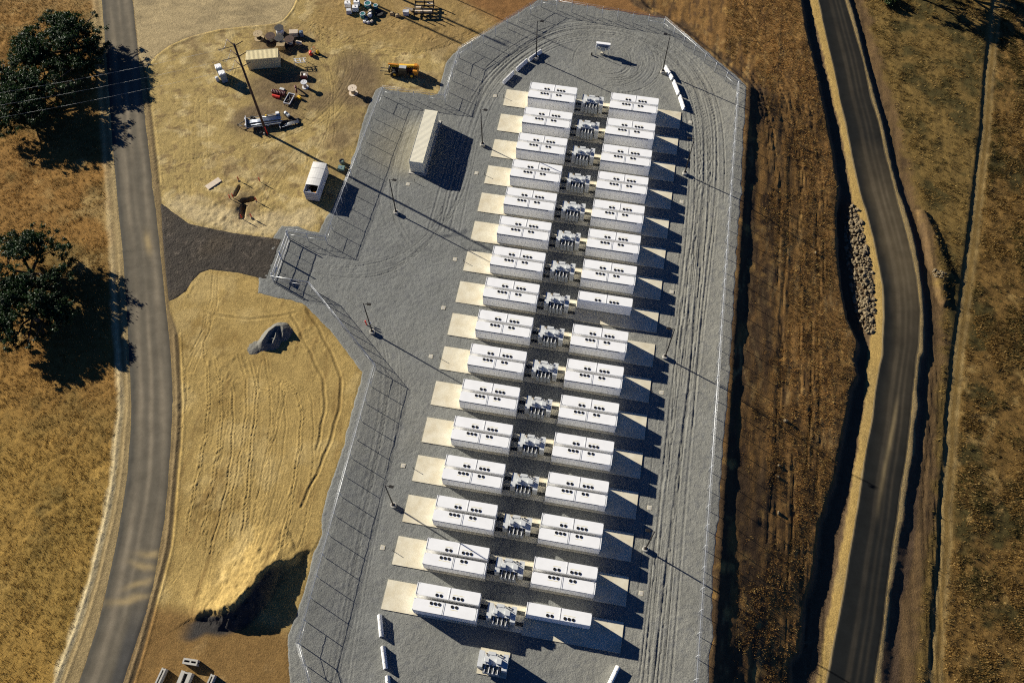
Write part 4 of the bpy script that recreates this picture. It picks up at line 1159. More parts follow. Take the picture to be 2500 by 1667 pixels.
for k in range(5):
    cd.box(1.25 + 0.17 * (k % 3), 0.3 + 0.2 * (k % 2), 0.22 + 0.3 * k, 1.75 + 0.14 * (k % 3), 0.75 + 0.2 * (k % 2), 0.5 + 0.33 * k, rot=0.4 * k)
tag(cd.obj('rubbish_heap', 'orange', None, (-30.02, -31.6, -0.15)), 'rusty orange rubbish inside the open end of the sheeted box container', 'rubbish')
t = thing('cable_pedestal', 'dull green pedestal box by the fence, near the white sheeted box', 'utility box', (-25.8, -23.85, -0.15))
MB().box(-0.6, -0.5, 0, 0.6, 0.5, 0.5, top=(0.95, 0.95)).obj('box', 'greenbox', t)
MB().box(-0.3, -0.2, 0.5, 0.1, 0.25, 0.53).obj('lid_patch', 'bluetarp', t)
t = thing('round_vault', 'dark round vault lid on a stub beside the green pedestal box', 'utility box', (-26.05, -22.45, -0.15))
MB().tube((0, 0, 0), (0, 0, 0.5), 0.42, n=14).obj('barrel', 'greenbox', t)
MB().ring((0, 0), 0.3, 0.5, 0.5, 0.6, 14).obj('rim', 'dark', t)

# ------------------------------------------------------------------ portable toilets
def toilet(loc, rz, label):
    t = thing('portable_toilet', label, 'toilet', loc, rz, 'portable toilets')
    MB().box(-0.55, -0.55, 0.12, 0.55, 0.55, 2.1).obj('cabin', 'toilet', t)
    MB().box(-0.58, -0.58, 0, 0.58, 0.58, 0.12).obj('skid', 'dark', t)
    r = MB().box(-0.6, -0.6, 2.1, 0.6, 0.6, 2.22, top=(0.92, 0.92)).obj('roof', 'white', t)
    for k in range(4):
        x = -0.42 + k * 0.28
        MB().add([(x - 0.09, -0.52, 2.221), (x + 0.09, -0.52, 2.221), (x, 0.1, 2.221), (x, -0.52, 2.33)], [(0, 1, 3), (1, 2, 3), (2, 0, 3)]).obj('roof_rib', 'pipe', r)
    MB().box(-0.58, -0.38, 0.15, -0.55, 0.38, 2.0).obj('door', 'bluetarp', t)
    MB().tube((0.45, 0.45, 2.1), (0.45, 0.45, 2.5), 0.05).obj('vent_pipe', 'dark', t)
    return t
toilet((-54.64, -5.62, -0.15), R_(33), 'white roofed portable toilet, upper one of the pair near the power pole')
toilet((-53.42, -7.1, -0.15), R_(33), 'white roofed portable toilet, lower one of the pair near the power pole')
tag(MB().box(-0.3, -0.25, 0, 0.3, 0.25, 0.9, rot=0.6).box(-0.2, -0.2, 0.9, 0.2, 0.2, 1.0, rot=0.6).obj('wash_station', 'greywhite', None, (-54.75, -7.3, -0.15)), 'small grey hand wash stand left of the lower toilet', 'wash stand')

# ------------------------------------------------------------------ power poles and wires
def power_pole(x, y, h, lean, label, big=True, insul=True, r0=0.26):
    t = thing('power_pole', label, 'power pole', (x, y, -0.15))
    lx, ly = lean
    at = lambda z: (lx * z / h, ly * z / h, z)
    MB().tube((0, 0, -0.5), at(h), r0, r0 * 0.62, n=10).obj('pole', 'polewood', t)
    if big:
        for k, zz in enumerate((h - 0.45, h - 2.75, h - 5.0)):
            c = Vector(at(zz))
            for k2, (dx, dy) in enumerate(((-1.7, 1.15), (1.0, 1.2))):
                MB().tube(c, c + Vector((dx, dy, 0.05)), 0.09, 0.07, n=6).obj('cross_arm', 'polewood', t)
            if insul:
                e = c + Vector((-2.45, -1.15, -0.2))
                s = MB().tube(c, e, 0.05, n=6)
                for q in range(9):
                    p = c + (e - c) * (0.55 + 0.05 * q)
                    s.tube(p, p + (e - c).normalized() * 0.04, 0.10, n=8)
                s.obj('insulator', 'dark', t)
                a = c + Vector((-1.7, 1.15, 0.05))
                pts = []
                for q in range(9):
                    u = q / 8
                    p = a * (1 - u) + e * u
                    pts.append(p + Vector((-0.25, 0, -1.1)) * (4 * u * (1 - u)))
                MB().path(pts, 0.028, 5).obj('jumper_wire', 'galv', t)
    return t
PP = (-41.59, -18.21)
PH, PLN = 21.5, (0.35, -0.25)
pp = power_pole(PP[0], PP[1], PH, PLN, 'tall dark wooden power pole with three levels of cross arms')
MB().tube((0.25, -0.2, 0.0), (0.32, -0.26, 2.2), 0.09, n=8).obj('red_cable_guard', 'red', pp)
MB().box(-0.45, -0.5, 0, -0.1, -0.2, 0.5, top=(0.6, 0.6)).obj('ground_box', 'concrete2', pp)
for k, zz in enumerate((PH - 0.45, PH - 2.75, PH - 5.0)):
    a = Vector((PP[0] + PLN[0] * zz / PH - 2.45, PP[1] + PLN[1] * zz / PH - 1.15, zz - 0.35))
    e = Vector((-128.0, -47.0 - 2.0 * k, 15.5 - 1.3 * k))
    pts = [a * (1 - u) + e * u + Vector((0, 0, -2.2 * 4 * u * (1 - u))) for u in [i / 16 for i in range(17)]]
    w_ = MB().path(pts, 0.009, 4).obj('power_line', 'greyd')
    tag(w_, '%s of the three thin power lines running left from the pole' % ('topmost', 'middle', 'lowest')[k], 'power line', 'power lines over the west road')
power_pole(-61.9, 30.6, 21.5, (0, 0), 'first of the poles above the top edge whose shadows cross the dirt', insul=False, r0=0.32)
power_pole(-53.2, 31.6, 21.5, (0, 0), 'second of the poles above the top edge whose shadows cross the dirt', insul=False, r0=0.32)
power_pole(-37.5, 31.5, 20.5, (0, 0), 'slim pole above the top edge whose thin shadow crosses the yard corner', big=False, r0=0.13)

# ------------------------------------------------------------------ cable reels, pallets and loose gear in the laydown yard
def reel(x, y, r, h, label, flange='wood2', core='wood', rz=0.0, cable=None):
    t = thing('cable_reel', label, 'cable reel', (x, y, -0.15), rz, 'cable reels in the laydown yard')
    for z0 in (0.0, h - 0.08):
        MB().tube((0, 0, z0), (0, 0, z0 + 0.08), r, n=24).obj('flange', flange, t)
    MB().tube((0, 0, 0.08), (0, 0, h - 0.08), r * 0.5 if not cable else r * 0.82, n=18).obj('drum', cable or core, t)
    MB().tube((0, 0, h), (0, 0, h + 0.012), r * 0.10, n=10).obj('spindle_hole', 'black', t)
    for i in range(4):
        a = 0.5 + i * 1.57
        MB().box(r * 0.45 * math.cos(a) - 0.04, r * 0.45 * math.sin(a) - 0.04, h, r * 0.45 * math.cos(a) + 0.04, r * 0.45 * math.sin(a) + 0.04, h + 0.02).obj('bolt', 'dark', t)
    return t
reel(-28.45, -5.85, 0.85, 1.35, 'big pale empty wooden cable reel standing alone near the telehandler')
reel(-50.5, 4.9, 0.95, 1.25, 'weathered grey cable reel at the left end of the reel cluster', flange='wood', core='cable')
reel(-46.75, 6.9, 0.9, 1.5, 'cable reel wound with white cable at the back of the reel cluster', flange='cable', cable='white')
reel(-47.9, 4.7, 0.95, 1.3, 'brown cable reel left of centre in the reel cluster', flange='polewood', core='galv')
reel(-45.95, 4.4, 0.9, 1.3, 'dark cable reel in the middle of the reel cluster', flange='cable', core='galv')
reel(-43.95, 4.5, 0.95, 1.3, 'dark brown cable reel at the right end of the reel cluster', flange='polewood', core='galv')
reel(-37.85, -6.0, 0.62, 1.35, 'pale spoked wire spool standing beside the bent red hose', flange='greywhite', core='wood2')
def crate(x, y, a, b, h, rz, label, m='wood', slats=6):
    t = thing('wooden_crate', label, 'crate', (x, y, -0.15), rz, 'wooden crates in the laydown yard')
    MB().box(-a + 0.03, -b + 0.03, 0.08, a - 0.03, b - 0.03, h - 0.03).obj('crate_body', 'polewood', t)
    for i in range(slats):
        x0 = -a + 2 * a * i / slats
        MB().box(x0 + 0.02, -b, h - 0.03, x0 + 2 * a / slats - 0.02, b, h).obj('slat', m, t)
        MB().box(x0 + 0.02, -b - 0.02, 0.05, x0 + 2 * a / slats - 0.02, -b, h - 0.04).obj('slat', m, t)
    for yy in (-b + 0.1, b - 0.1):
        MB().box(-a, yy - 0.05, 0, a, yy + 0.05, 0.08).obj('skid', 'polewood', t)
    return t
crate(-43.9, 6.9, 0.85, 0.55, 1.0, R_(14), 'tan slatted crate behind the reel cluster, its top sunlit', 'wood2', 9)
crate(-45.3, 3.0, 0.8, 0.5, 1.1, R_(12), 'brown slatted crate in front of the reel cluster', 'wood', 7)
tag(MB().box(-0.6, -0.28, 0.5, 0.6, 0.28, 0.58, rot=-0.05).box(-0.5, -0.2, 0, 0.5, 0.2, 0.5, rot=-0.05).obj('plywood_stack', 'wood2', None, (-42.3, 4.75, -0.15)), 'pale plywood stack in the shade right of the reel cluster', 'plywood')
tag(MB().box(-0.35, -0.3, 0, 0.35, 0.3, 1.1).tube((0.1, 0, 1.1), (0.1, 0, 1.3), 0.08).obj('pump_box', 'bluetarp', None, (-42.4, 7.0, -0.15), 0.3), 'dark blue box beside the sunlit tan crate', 'box')
# steel stand with two tiers, and an open carton
t = thing('steel_stand', 'rusty pale steel trestle right of the short tan container', 'trestle', (-40.4, -0.45, -0.15), R_(17))
for x in (-1.1, 1.1):
    for y in (-0.55, 0.55):
        MB().box(x - 0.04, y - 0.04, 0, x + 0.04, y + 0.04, 0.95).obj('leg', 'greyd', t)
for y in (-0.55, 0.0, 0.55):
    MB().box(-1.2, y - 0.05, 0.95, 1.2, y + 0.05, 1.03).obj('rail', 'greyw', t)
for x in (-0.8, 0.1, 0.8):
    MB().box(x - 0.09, -0.5, 1.03, x + 0.09, 0.5, 1.08, rot=0.25).obj('bracket', 'greywhite', t)
t = thing('open_crate', 'open brown crate with white contents in the container shadow', 'crate', (-38.75, -3.5, -0.15), R_(8))
MB().box(-0.65, -0.55, 0, 0.65, 0.55, 0.1).obj('floor', 'polewood', t)
for x0, y0, x1, y1 in ((-0.65, -0.55, 0.65, -0.47), (-0.65, 0.47, 0.65, 0.55), (-0.65, -0.47, -0.57, 0.47), (0.57, -0.47, 0.65, 0.47)):
    MB().box(x0, y0, 0.1, x1, y1, 0.75).obj('side', 'darkred' if y0 == -0.55 else 'wood2', t)
tag(MB().box(-0.15, -0.35, 0.1, 0.35, 0.3, 0.7, top=(0.8, 0.8)).obj('white_sack', 'white', None, (-38.75, -3.5, -0.14), R_(8)), 'white sack lying inside the open brown crate', 'sack')
# red pressure tank and yellow compactor
t = thing('red_pump', 'red pump tank with white wheel beside the yellow plate compactor', 'pump', (-39.2, 2.35, -0.15), R_(20))
MB().tube((0, -0.45, 0.45), (0, 0.35, 0.45), 0.3, n=14).obj('tank', 'red', t)
MB().box(-0.2, -0.5, 0.0, 0.2, 0.5, 0.16).obj('base', 'dark', t)
MB().tube((0.25, 0.75, 0.5), (0.32, 0.75, 0.5), 0.32, n=16).obj('wheel', 'greywhite', t)
MB().tube((0.2, -0.1, 0.6), (0.8, 0.1, 0.7), 0.05).obj('hose', 'greywhite', t)
t = thing('plate_compactor', 'yellow plate compactor right of the red pump tank', 'compactor', (-37.95, 2.9, -0.15), R_(-30))
MB().box(-0.45, -0.3, 0, 0.45, 0.3, 0.15).obj('plate', 'dark', t)
MB().box(-0.25, -0.25, 0.15, 0.25, 0.25, 0.75, top=(0.8, 0.8)).obj('engine', 'yelo', t)
MB().tube((-0.2, 0, 0.6), (-0.9, 0, 1.15), 0.035).tube((-0.9, -0.25, 1.15), (-0.9, 0.25, 1.15), 0.03).obj('handle', 'red', t)
# ribbed hose bundle
t = thing('hose_bundle', 'dark red ribbed hose coil lying beside the open trestle tray', 'hose', (-43.6, -8.35, -0.15), R_(-6))
MB().tube((0, 0, 0.35), (2.75, 0, 0.35), 0.33, n=12).obj('core', 'cable', t)
for i in range(9):
    MB().tube((0.12 + i * 0.31, 0, 0.36), (0.25 + i * 0.31, 0, 0.36), 0.46, n=14).obj('coil', 'darkred', t)
tag(MB().box(-0.45, -0.25, 0, 0.45, 0.25, 0.25).obj('tool_case', 'greyw', None, (-42.0, -7.35, -0.15), R_(-8)), 'pale grey case behind the dark red hose coil', 'case')
tag(MB().box(-0.7, -0.22, 0, 0.7, 0.22, 0.4).box(-0.8, -0.12, 0.4, 0.8, 0.12, 0.5).obj('red_barrier_board', 'red', None, (-42.5, -9.4, -0.15), R_(-8)), 'red and yellow barrier board below the dark red hose coil', 'barrier board')
t = thing('tray_frame', 'rectangular white framed tray with dark contents', 'tray', (-39.75, -9.75, -0.15), R_(-6))
for x0, y0, x1, y1 in ((-0.65, -1.3, 0.65, -1.2), (-0.65, 1.2, 0.65, 1.3), (-0.65, -1.2, -0.55, 1.2), (0.55, -1.2, 0.65, 1.2)):
    MB().box(x0, y0, 0.35, x1, y1, 0.62).obj('frame_rail', 'greywhite', t)
MB().box(-0.55, -1.2, 0.3, 0.55, 1.2, 0.4).obj('tray_floor', 'polewood', t)
for x in (-0.6, 0.6):
    for y in (-1.22, 1.22):
        MB().box(x - 0.05, y - 0.05, 0, x + 0.05, y + 0.05, 0.35).obj('leg', 'dark', t)
MB().tube((-0.4, -0.9, 0.45), (0.45, 0.7, 0.5), 0.06).tube((0.3, -0.8, 0.45), (-0.2, 0.9, 0.5), 0.06).obj('contents', 'cable', t)
tag(MB().path([(-0.5, 0.9, 0.1), (-0.35, 0.4, 1.0), (-0.1, -0.1, 0.9), (0.1, -0.6, 0.25)], 0.16, 8).obj('bent_hose', 'darkred', None, (-39.0, -7.3, -0.15)), 'bent dark red hose standing left of the pale wire spool', 'hose')
tag(MB().box(-0.35, -0.25, 0, 0.35, 0.25, 0.55).tube((0.2, 0, 0.55), (0.2, 0, 0.8), 0.05).obj('generator', 'yelo', None, (-38.1, -8.95, -0.15), R_(-25)), 'small yellow generator right of the white framed tray', 'generator')
for k, (x, y) in enumerate(((-37.6, -11.0), (-36.5, -13.2))):
    t = thing('survey_rod', 'thin rod with small target %s' % ('near the yellow generator', 'right of the equipment skid')[k], 'survey rod', (x - 1.6, y + 0.7, -0.15))
    MB().tube((0, 0, 0), (0, 0, 1.5), 0.025).obj('rod', 'dark', t)
    MB().box(-0.12, -0.02, 1.1, 0.12, 0.02, 1.35).obj('target', 'wood', t)

# ------------------------------------------------------------------ flatbed trailer with pipes
t = thing('flatbed_trailer', 'flatbed trailer loaded with grey pipes at the foot of the power pole', 'trailer', (-42.6, -15.9, -0.15), R_(21))
MB().box(-3.2, -1.15, 0.62, 3.0, 1.15, 0.74).obj('deck', 'wood', t)
for y in (-1.2, 1.14):
    MB().box(-3.2, y, 0.58, 3.0, y + 0.06, 0.80).obj('side_rail', 'greyd', t)
MB().box(-3.32, -1.2, 0.6, -3.2, 1.2, 1.35).box(-3.5, -0.9, 0.6, -3.32, -0.6, 1.2).box(-3.5, 0.6, 0.6, -3.32, 0.9, 1.2).obj('headboard', 'greywhite', t)
MB().tube((-3.2, -0.9, 0.6), (-4.9, 0, 0.55), 0.07).tube((-3.2, 0.9, 0.6), (-4.9, 0, 0.55), 0.07).tube((-4.9, 0, 0.1), (-4.9, 0, 0.85), 0.06).obj('tongue', 'dark', t)
for x in (-0.4, 0.55):
    for y in (-0.95, 0.95):
        w = MB().tube((x, y - 0.11, 0.36), (x, y + 0.11, 0.36), 0.36, n=16).obj('wheel', 'rubber', t)
        MB().tube((x, y - 0.12, 0.36), (x, y + 0.12, 0.36), 0.17, n=10).obj('rim', 'greyw', w)
for k, (y, r, L0, L1) in enumerate(((-0.25, 0.13, -3.0, 3.1), (0.02, 0.13, -2.9, 3.2), (0.28, 0.12, -3.0, 3.0), (-0.85, 0.10, -2.6, 3.3), (0.72, 0.09, -0.6, 3.0))):
    tag(MB().tube((L0, y, 0.745 + r), (L1, y, 0.745 + r), r, n=12).obj('pipe', 'pipe', None, (-42.6, -15.9, -0.15), R_(21)), 'grey pipe on the trailer, %s' % ('left of the middle pair', 'in the middle', 'right of the middle', 'along the near side rail', 'short one at the far side')[k], 'pipe', 'pipes on the trailer')
tag(MB().ring((0, 0), 0.2, 0.45, 0, 0.28, 18).obj('spare_tyre', 'rubber', None, (-44.9, -15.85, 0.6)), 'black tyre lying on the front of the pipe trailer', 'tyre')
tag(MB().tube((0, 0, 0), (0, 0, 0.3), 0.24, 0.15, n=12).obj('yellow_bucket', 'yelo', None, (-42.55, -14.85, 0.6)), 'yellow bucket on the far side of the pipe trailer', 'bucket')
tag(MB().box(-0.3, -0.25, 0, 0.3, 0.25, 0.35).obj('white_toolbox', 'white', None, (-40.65, -13.95, 0.6), R_(20)), 'white toolbox at the rear corner of the pipe trailer', 'toolbox')
t = thing('equipment_skid', 'dark steel skid frame with pale rods right of the pipe trailer', 'skid', (-38.0, -15.3, -0.15), R_(30))
for y in (-0.7, 0.7):
    MB().box(-1.9, y - 0.08, 0.0, 1.9, y + 0.08, 0.2).obj('runner', 'dark', t)
for x in (-1.5, -0.5, 0.5, 1.5):
    MB().box(x - 0.08, -0.7, 0.2, x + 0.08, 0.7, 0.3).obj('cross_beam', 'dark', t)
for k in range(4):
    MB().tube((-1.6 + 0.3 * k, -0.55 + 0.2 * k, 0.36), (1.7, -0.5 + 0.2 * k, 0.36), 0.045).obj('rod', 'galv', t)
MB().box(-1.95, -0.75, 0.2, -1.85, 0.5, 0.5).obj('end_plate', 'greyw', t)
t = thing('power_unit', 'grey hydraulic power unit standing behind the steel skid frame', 'power unit', (-39.0, -13.6, -0.15), R_(-35))
MB().box(-0.8, -0.3, 0, 0.8, 0.3, 0.55).obj('base', 'dark', t)
MB().tube((-0.5, 0, 0.75), (0.1, 0, 0.75), 0.26, n=12).obj('motor', 'greyw', t)
MB().box(0.15, -0.25, 0.55, 0.7, 0.25, 0.9).obj('tank', 'greyd', t)
tag(MB().box(-0.25, -0.15, 0, 0.25, 0.15, 0.25).tube((0, 0, 0.25), (0.05, 0.02, 0.55), 0.08).obj('hand_tool', 'dark', None, (-42.6, -18.4, -0.15), 0.7), 'small dark tool left of the power pole foot', 'tool')

# ------------------------------------------------------------------ telehandler
t = thing('telehandler', 'orange telehandler with forks, parked beside the yard fence', 'telehandler', (-20.2, 0.75, -0.15), math.pi + R_(3))
MB().box(-2.7, -0.55, 0.62, 2.3, 0.55, 1.15).obj('chassis', 'dark', t)
MB().box(-2.9, -1.0, 0.75, -1.9, 1.0, 1.65, top=(0.8, 0.9)).obj('counterweight', 'orange', t)
MB().box(-1.2, -1.05, 0.7, 1.0, -0.3, 1.45, top=(0.95, 0.9)).obj('engine_cover', 'orange', t)
cab = MB().box(-0.9, 0.25, 0.75, 0.75, 1.1, 1.55).obj('cab', 'dark', t)
MB().box(-0.85, 0.29, 1.55, 0.65, 1.06, 2.25, top=(0.85, 0.9)).obj('cab_window', 'glass', cab)
MB().box(-0.8, 0.32, 2.25, 0.55, 1.04, 2.33).obj('cab_roof', 'greyd', cab)
for x in (-1.75, 1.6):
    for y in (-0.98, 0.98):
        w = MB().tube((x, y - 0.2, 0.6), (x, y + 0.2, 0.6), 0.6, n=18).obj('wheel', 'rubber', t)
        MB().tube((x, y - 0.215, 0.6), (x, y + 0.215, 0.6), 0.28, n=12).obj('rim', 'yelo', w)
b = MB()
b.add([(-2.7, -0.42, 1.75), (2.6, -0.42, 1.25), (2.6, 0.0, 1.25), (-2.7, 0.0, 1.75), (-2.7, -0.42, 2.25), (2.6, -0.42, 1.72), (2.6, 0.0, 1.72), (-2.7, 0.0, 2.25)],
      [(3, 2, 1, 0), (4, 5, 6, 7), (0, 1, 5, 4), (1, 2, 6, 5), (2, 3, 7, 6), (3, 0, 4, 7)])
boom = b.obj('boom', 'yelo', t)
MB().box(1.0, -0.36, 1.75, 2.9, -0.06, 1.95).obj('boom_section', 'orange', boom)
MB().box(-2.75, -0.5, 1.4, -2.2, 0.1, 2.3).obj('boom_pivot', 'orange', t)
MB().box(2.6, -0.85, 0.35, 2.85, 0.65, 1.35).obj('fork_carriage', 'dark', t)
MB().tube((2.0, -0.2, 1.0), (2.7, -0.2, 1.45), 0.09).obj('tilt_cylinder', 'greyw', t)
for y in (-0.5, 0.3):
    MB().box(2.85, y - 0.07, 0.35, 4.6, y + 0.07, 0.42).obj('fork', 'dark', t)
for y in (-1.1, 1.1):
    MB().box(2.15, y - 0.25, 0.1, 2.4, y + 0.25, 0.7, top=(0.6, 0.6)).obj('stabiliser', 'dark', t)

# ------------------------------------------------------------------ stakes, plank, small marks in the dug area
SK = [(-43.03, -29.61, 'left of the two behind the dug hole'), (-39.21, -29.22, 'right of the two behind the dug hole'), (-43.17, -33.75, 'at the left side of the dug hole'), (-38.45, -33.47, 'at the right side of the dug hole'), (-39.79, -37.43, 'in front of the dug hole, left one'), (-38.2, -36.97, 'in front of the dug hole, right one'), (-42.75, -33.4, 'second one at the left side of the dug hole')]
for x, y, where in SK:
    t = thing('marker_stake', 'red topped marker stake ' + where, 'stake', (x, y, -0.2), 0, 'red topped marker stakes')
    MB().tube((0, 0, 0), (0, 0, 0.06), 0.24, n=10).obj('foot', 'rubber', t)
    MB().tube((0, 0, 0.06), (0, 0, 0.5), 0.05, n=6).obj('stake', 'dark', t)
    MB().tube((0, 0, 0.5), (-0.02, 0.02, 1.3), 0.12, 0.06, n=8).obj('red_top', 'red', t)
tag(MB().box(-1.4, -0.55, 0.0, 1.4, 0.55, 0.14).obj('plywood_sheet', 'wood2', None, (-47.3, -31.0, -0.13), R_(54)), 'pale plywood sheet lying on the straw ground', 'plywood')

# ------------------------------------------------------------------ clutter at the top edge
def tote(x, y, rz, label):
    t = thing('bulk_container', label, 'bulk tank', (x, y, -0.15), rz, 'white bulk tanks at the top edge')
    MB().box(-0.6, -0.5, 0, 0.6, 0.5, 0.14).obj('pallet', 'polewood', t)
    MB().box(-0.57, -0.47, 0.14, 0.57, 0.47, 1.1, top=(0.95, 0.95)).obj('tank', 'white', t)
    for z in (0.35, 0.65, 0.95):
        MB().box(-0.6, -0.5, z, 0.6, -0.485, z + 0.03).box(-0.6, 0.485, z, 0.6, 0.5, z + 0.03).box(-0.6, -0.485, z, -0.585, 0.485, z + 0.03).box(0.585, -0.485, z, 0.6, 0.485, z + 0.03).obj('cage_hoop', 'galv', t)
    MB().tube((0, 0, 1.1), (0, 0, 1.16), 0.14, n=12).obj('cap', 'dark', t)
tote(-35.6, 16.6, 0.2, 'white bulk tank at the left of the top edge clutter')
tote(-33.75, 15.7, 0.2, 'white bulk tank with a dark cap, front one of the top edge clutter')
tote(-33.9, 17.3, 0.2, 'white bulk tank cut by the top edge')
tag(MB().box(-0.55, -0.45, 0, 0.55, 0.45, 0.8, top=(0.8, 0.8)).obj('white_bundle', 'greywhite', None, (-34.95, 14.9, -0.15), 0.3), 'white wrapped bundle below the left bulk tank', 'bundle')
def drum(x, y, r, h, m, label):
    t = thing('drum', label, 'drum', (x, y, -0.15), 0, 'drums in the top edge clutter')
    MB().tube((0, 0, 0), (0, 0, h), r, n=16).obj('barrel', m, t)
    MB().ring((0, 0), r * 0.82, r * 1.04, h, h + 0.04, 16).obj('rim', 'greywhite' if m == 'teal' else 'dark', t)
    for q in (0.33, 0.66):
        MB().ring((0, 0), r, r * 1.05, h * q, h * q + 0.04, 16).obj('hoop', m, t)
drum(-31.8, 14.1, 0.55, 0.95, 'teal', 'teal drum in front, nearest the dirt track bend')
drum(-31.5, 17.0, 0.7, 1.1, 'teal', 'large teal drum cut by the top edge')
drum(-30.5, 14.6, 0.42, 0.8, 'white', 'white drum right of the front teal drum')
drum(-30.7, 15.5, 0.4, 0.8, 'wood2', 'tan drum in the middle of the top edge clutter')
drum(-29.9, 16.9, 0.45, 0.9, 'teal', 'small teal drum behind the tyre')
drum(-31.0, 13.6, 0.35, 0.6, 'bluetarp', 'low dark blue drum at the front of the clutter')
tag(MB().ring((0, 0), 0.45, 0.85, 0, 0.32, 20).tube((0, 0, 0.02), (0, 0, 0.2), 0.43, n=14).obj('big_tyre', 'rubber', None, (-28.9, 15.6, -0.15)), 'large black tyre lying right of the drums', 'tyre')
for k, (x, y, m) in enumerate(((-31.2, 12.8, 'white'), (-30.4, 12.7, 'greywhite'), (-29.8, 13.1, 'wood2'))):
    tag(MB().box(-0.3, -0.22, 0, 0.3, 0.22, 0.4, rot=0.5 * k, top=(0.85, 0.85)).tube((0, 0, 0.4), (0, 0, 0.5), 0.06).obj('jerry_can', m, None, (x, y, -0.15)), '%s can in front of the clutter' % ('left white', 'middle grey', 'right tan')[k], 'can', 'cans in front of the clutter')
# steel rack trailer with planks on it
t = thing('rack_trailer', 'dark steel rack trailer cut by the top edge', 'trailer', (-20.2, 18.0, -0.2), R_(9))
for y in (-1.6, -0.55, 0.5, 1.6):
    MB().box(-1.9, y - 0.1, 0.75, 2.0, y + 0.1, 1.0).obj('beam', 'dark', t)
for x in (-1.8, 0.0, 1.9):
    MB().box(x - 0.1, -1.7, 0.6, x + 0.1, 1.7, 0.75).obj('cross_member', 'dark', t)
    for y in (-1.6, 1.6):
        MB().box(x - 0.08, y - 0.08, 0, x + 0.08, y + 0.08, 2.1).obj('stanchion', 'dark', t)
for k, (x0, x1, y) in enumerate(((-1.6, -0.5, -0.05), (0.6, 1.8, 1.0), (-1.7, 1.75, -1.08))):
    tag(MB().box(x0, y - 0.17, 1.0, x1, y + 0.17, 1.08).obj('plank', 'wood2', None, (-20.2, 18.0, -0.2), R_(9)), 'tan plank on the rack trailer, %s' % ('left short one', 'right short one', 'long front one')[k], 'plank', 'planks on the rack trailer')
tag(MB().box(-0.55, -0.35, 0, 0.55, 0.35, 0.9).box(-0.6, -0.4, 0.9, 0.6, 0.4, 0.98).obj('white_cabinet', 'greywhite', None, (-23.5, 16.4, -0.2), 0.1), 'pale cabinet left of the dark rack trailer', 'cabinet')
tag(MB().add([(-0.9, -0.2, 0.9), (0.8, -0.5, 0.5), (0.8, 0.3, 0.5), (-0.9, -0.2, 0.8), (0.8, -0.5, 0.4), (0.8, 0.3, 0.4)], [(0, 1, 2), (5, 4, 3), (0, 3, 4, 1), (1, 4, 5, 2), (2, 5, 3, 0)]).box(0.3, -0.3, 0, 0.6, 0.1, 0.42).obj('leaning_board', 'wood2', None, (-23.2, 17.6, -0.2)), 'tan board propped above the pale cabinet', 'board')
for k, (x, y) in enumerate(((-26.3, 15.9), (-25.1, 15.6))):
    tag(MB().box(-0.45, -0.3, 0, 0.45, 0.3, 0.55, top=(0.7, 0.7)).box(-0.2, -0.2, 0.55, 0.2, 0.2, 0.62).obj('sandbag_pile', 'wood', None, (x, y, -0.2), 0.4 * k), 'small brown sack pile %s' % ('right of the large tyre', 'left of the pale cabinet')[k], 'sack pile')

# ------------------------------------------------------------------ precast concrete units at the bottom edge
def precast(x, y, L, W, H, rz, label, dark=False):
    t = thing('precast_unit', label, 'concrete unit', (x, y, -0.15), rz, 'precast concrete units by the west road')
    MB().box(-L / 2, -W / 2, 0, L / 2, -W / 6, H).obj('wall', 'concrete2', t)
    MB().box(-L / 2, W / 6, 0, L / 2, W / 2, H).obj('wall', 'concrete2', t)
    MB().box(-L / 2, -W / 6, 0, L / 2, W / 6, H - 0.35).obj('floor', 'dark', t)
    for f in (-0.46, 0.02, 0.46):
        MB().box(f * L - 0.1, -W / 6, H - 0.35, f * L + 0.1, W / 6, H).obj('web', 'concrete2', t)
precast(-23.1, -107.95, 1.95, 0.75, 0.95, 0.03, 'short grey concrete unit lying crosswise near the bottom edge')
precast(-26.45, -111.4, 4.2, 0.6, 0.95, R_(83), 'long pale slotted concrete unit nearest the west road at the bottom edge')
precast(-23.2, -111.2, 4.0, 1.5, 1.0, R_(86), 'wide dark hollow concrete unit in the middle of the bottom edge group')
precast(-19.85, -111.0, 4.2, 0.6, 0.9, R_(83), 'slotted concrete unit on the right of the bottom edge group')

# ------------------------------------------------------------------ grey gravel heap on the tan fill
xs, ys = np.arange(-31.5, -22.5, 0.11), np.arange(-64, -53, 0.11)
X, Y = np.meshgrid(xs, ys); x, y = X.ravel().astype(np.float32), Y.ravel().astype(np.float32)
hz = np.full(x.shape, -5, np.float32)
for pts, h, sl in (([(-29.0, -60.7), (-28.4, -58.4), (-27.3, -56.9), (-26.2, -56.6), (-25.4, -57.2)], 1.45, 1.0), ([(-27.2, -57.2), (-26.7, -58.8), (-26.8, -60.2)], 1.15, 1.0), ([(-28.6, -59.6), (-26.8, -59.5)], 1.1, 1.05), ([(-28.4, -60.9), (-27.0, -60.7)], 0.95, 1.0), ([(-25.6, -57.4), (-25.3, -58.4)], 0.9, 0.95)):
    pts = [(-27.0 + (a_ + 27.0) * 0.72, -58.8 + (b_ + 58.8) * 0.76) for a_, b_ in pts]
    d, _, _ = seg_dist(x, y, pts)
    hz = np.maximum(hz, h * 0.9 - sl * d)
d, _, _ = seg_dist(x, y, [(-29.6, -61.2), (-29.0, -60.5)])
hz = np.maximum(hz, 0.35 - 0.3 * d)
hz = hz + 0.16 * fbm(x, y, 0.8, 5, 81, 0.62)
keep = hz > -0.12
ii = np.arange(len(x)).reshape(len(ys), len(xs))
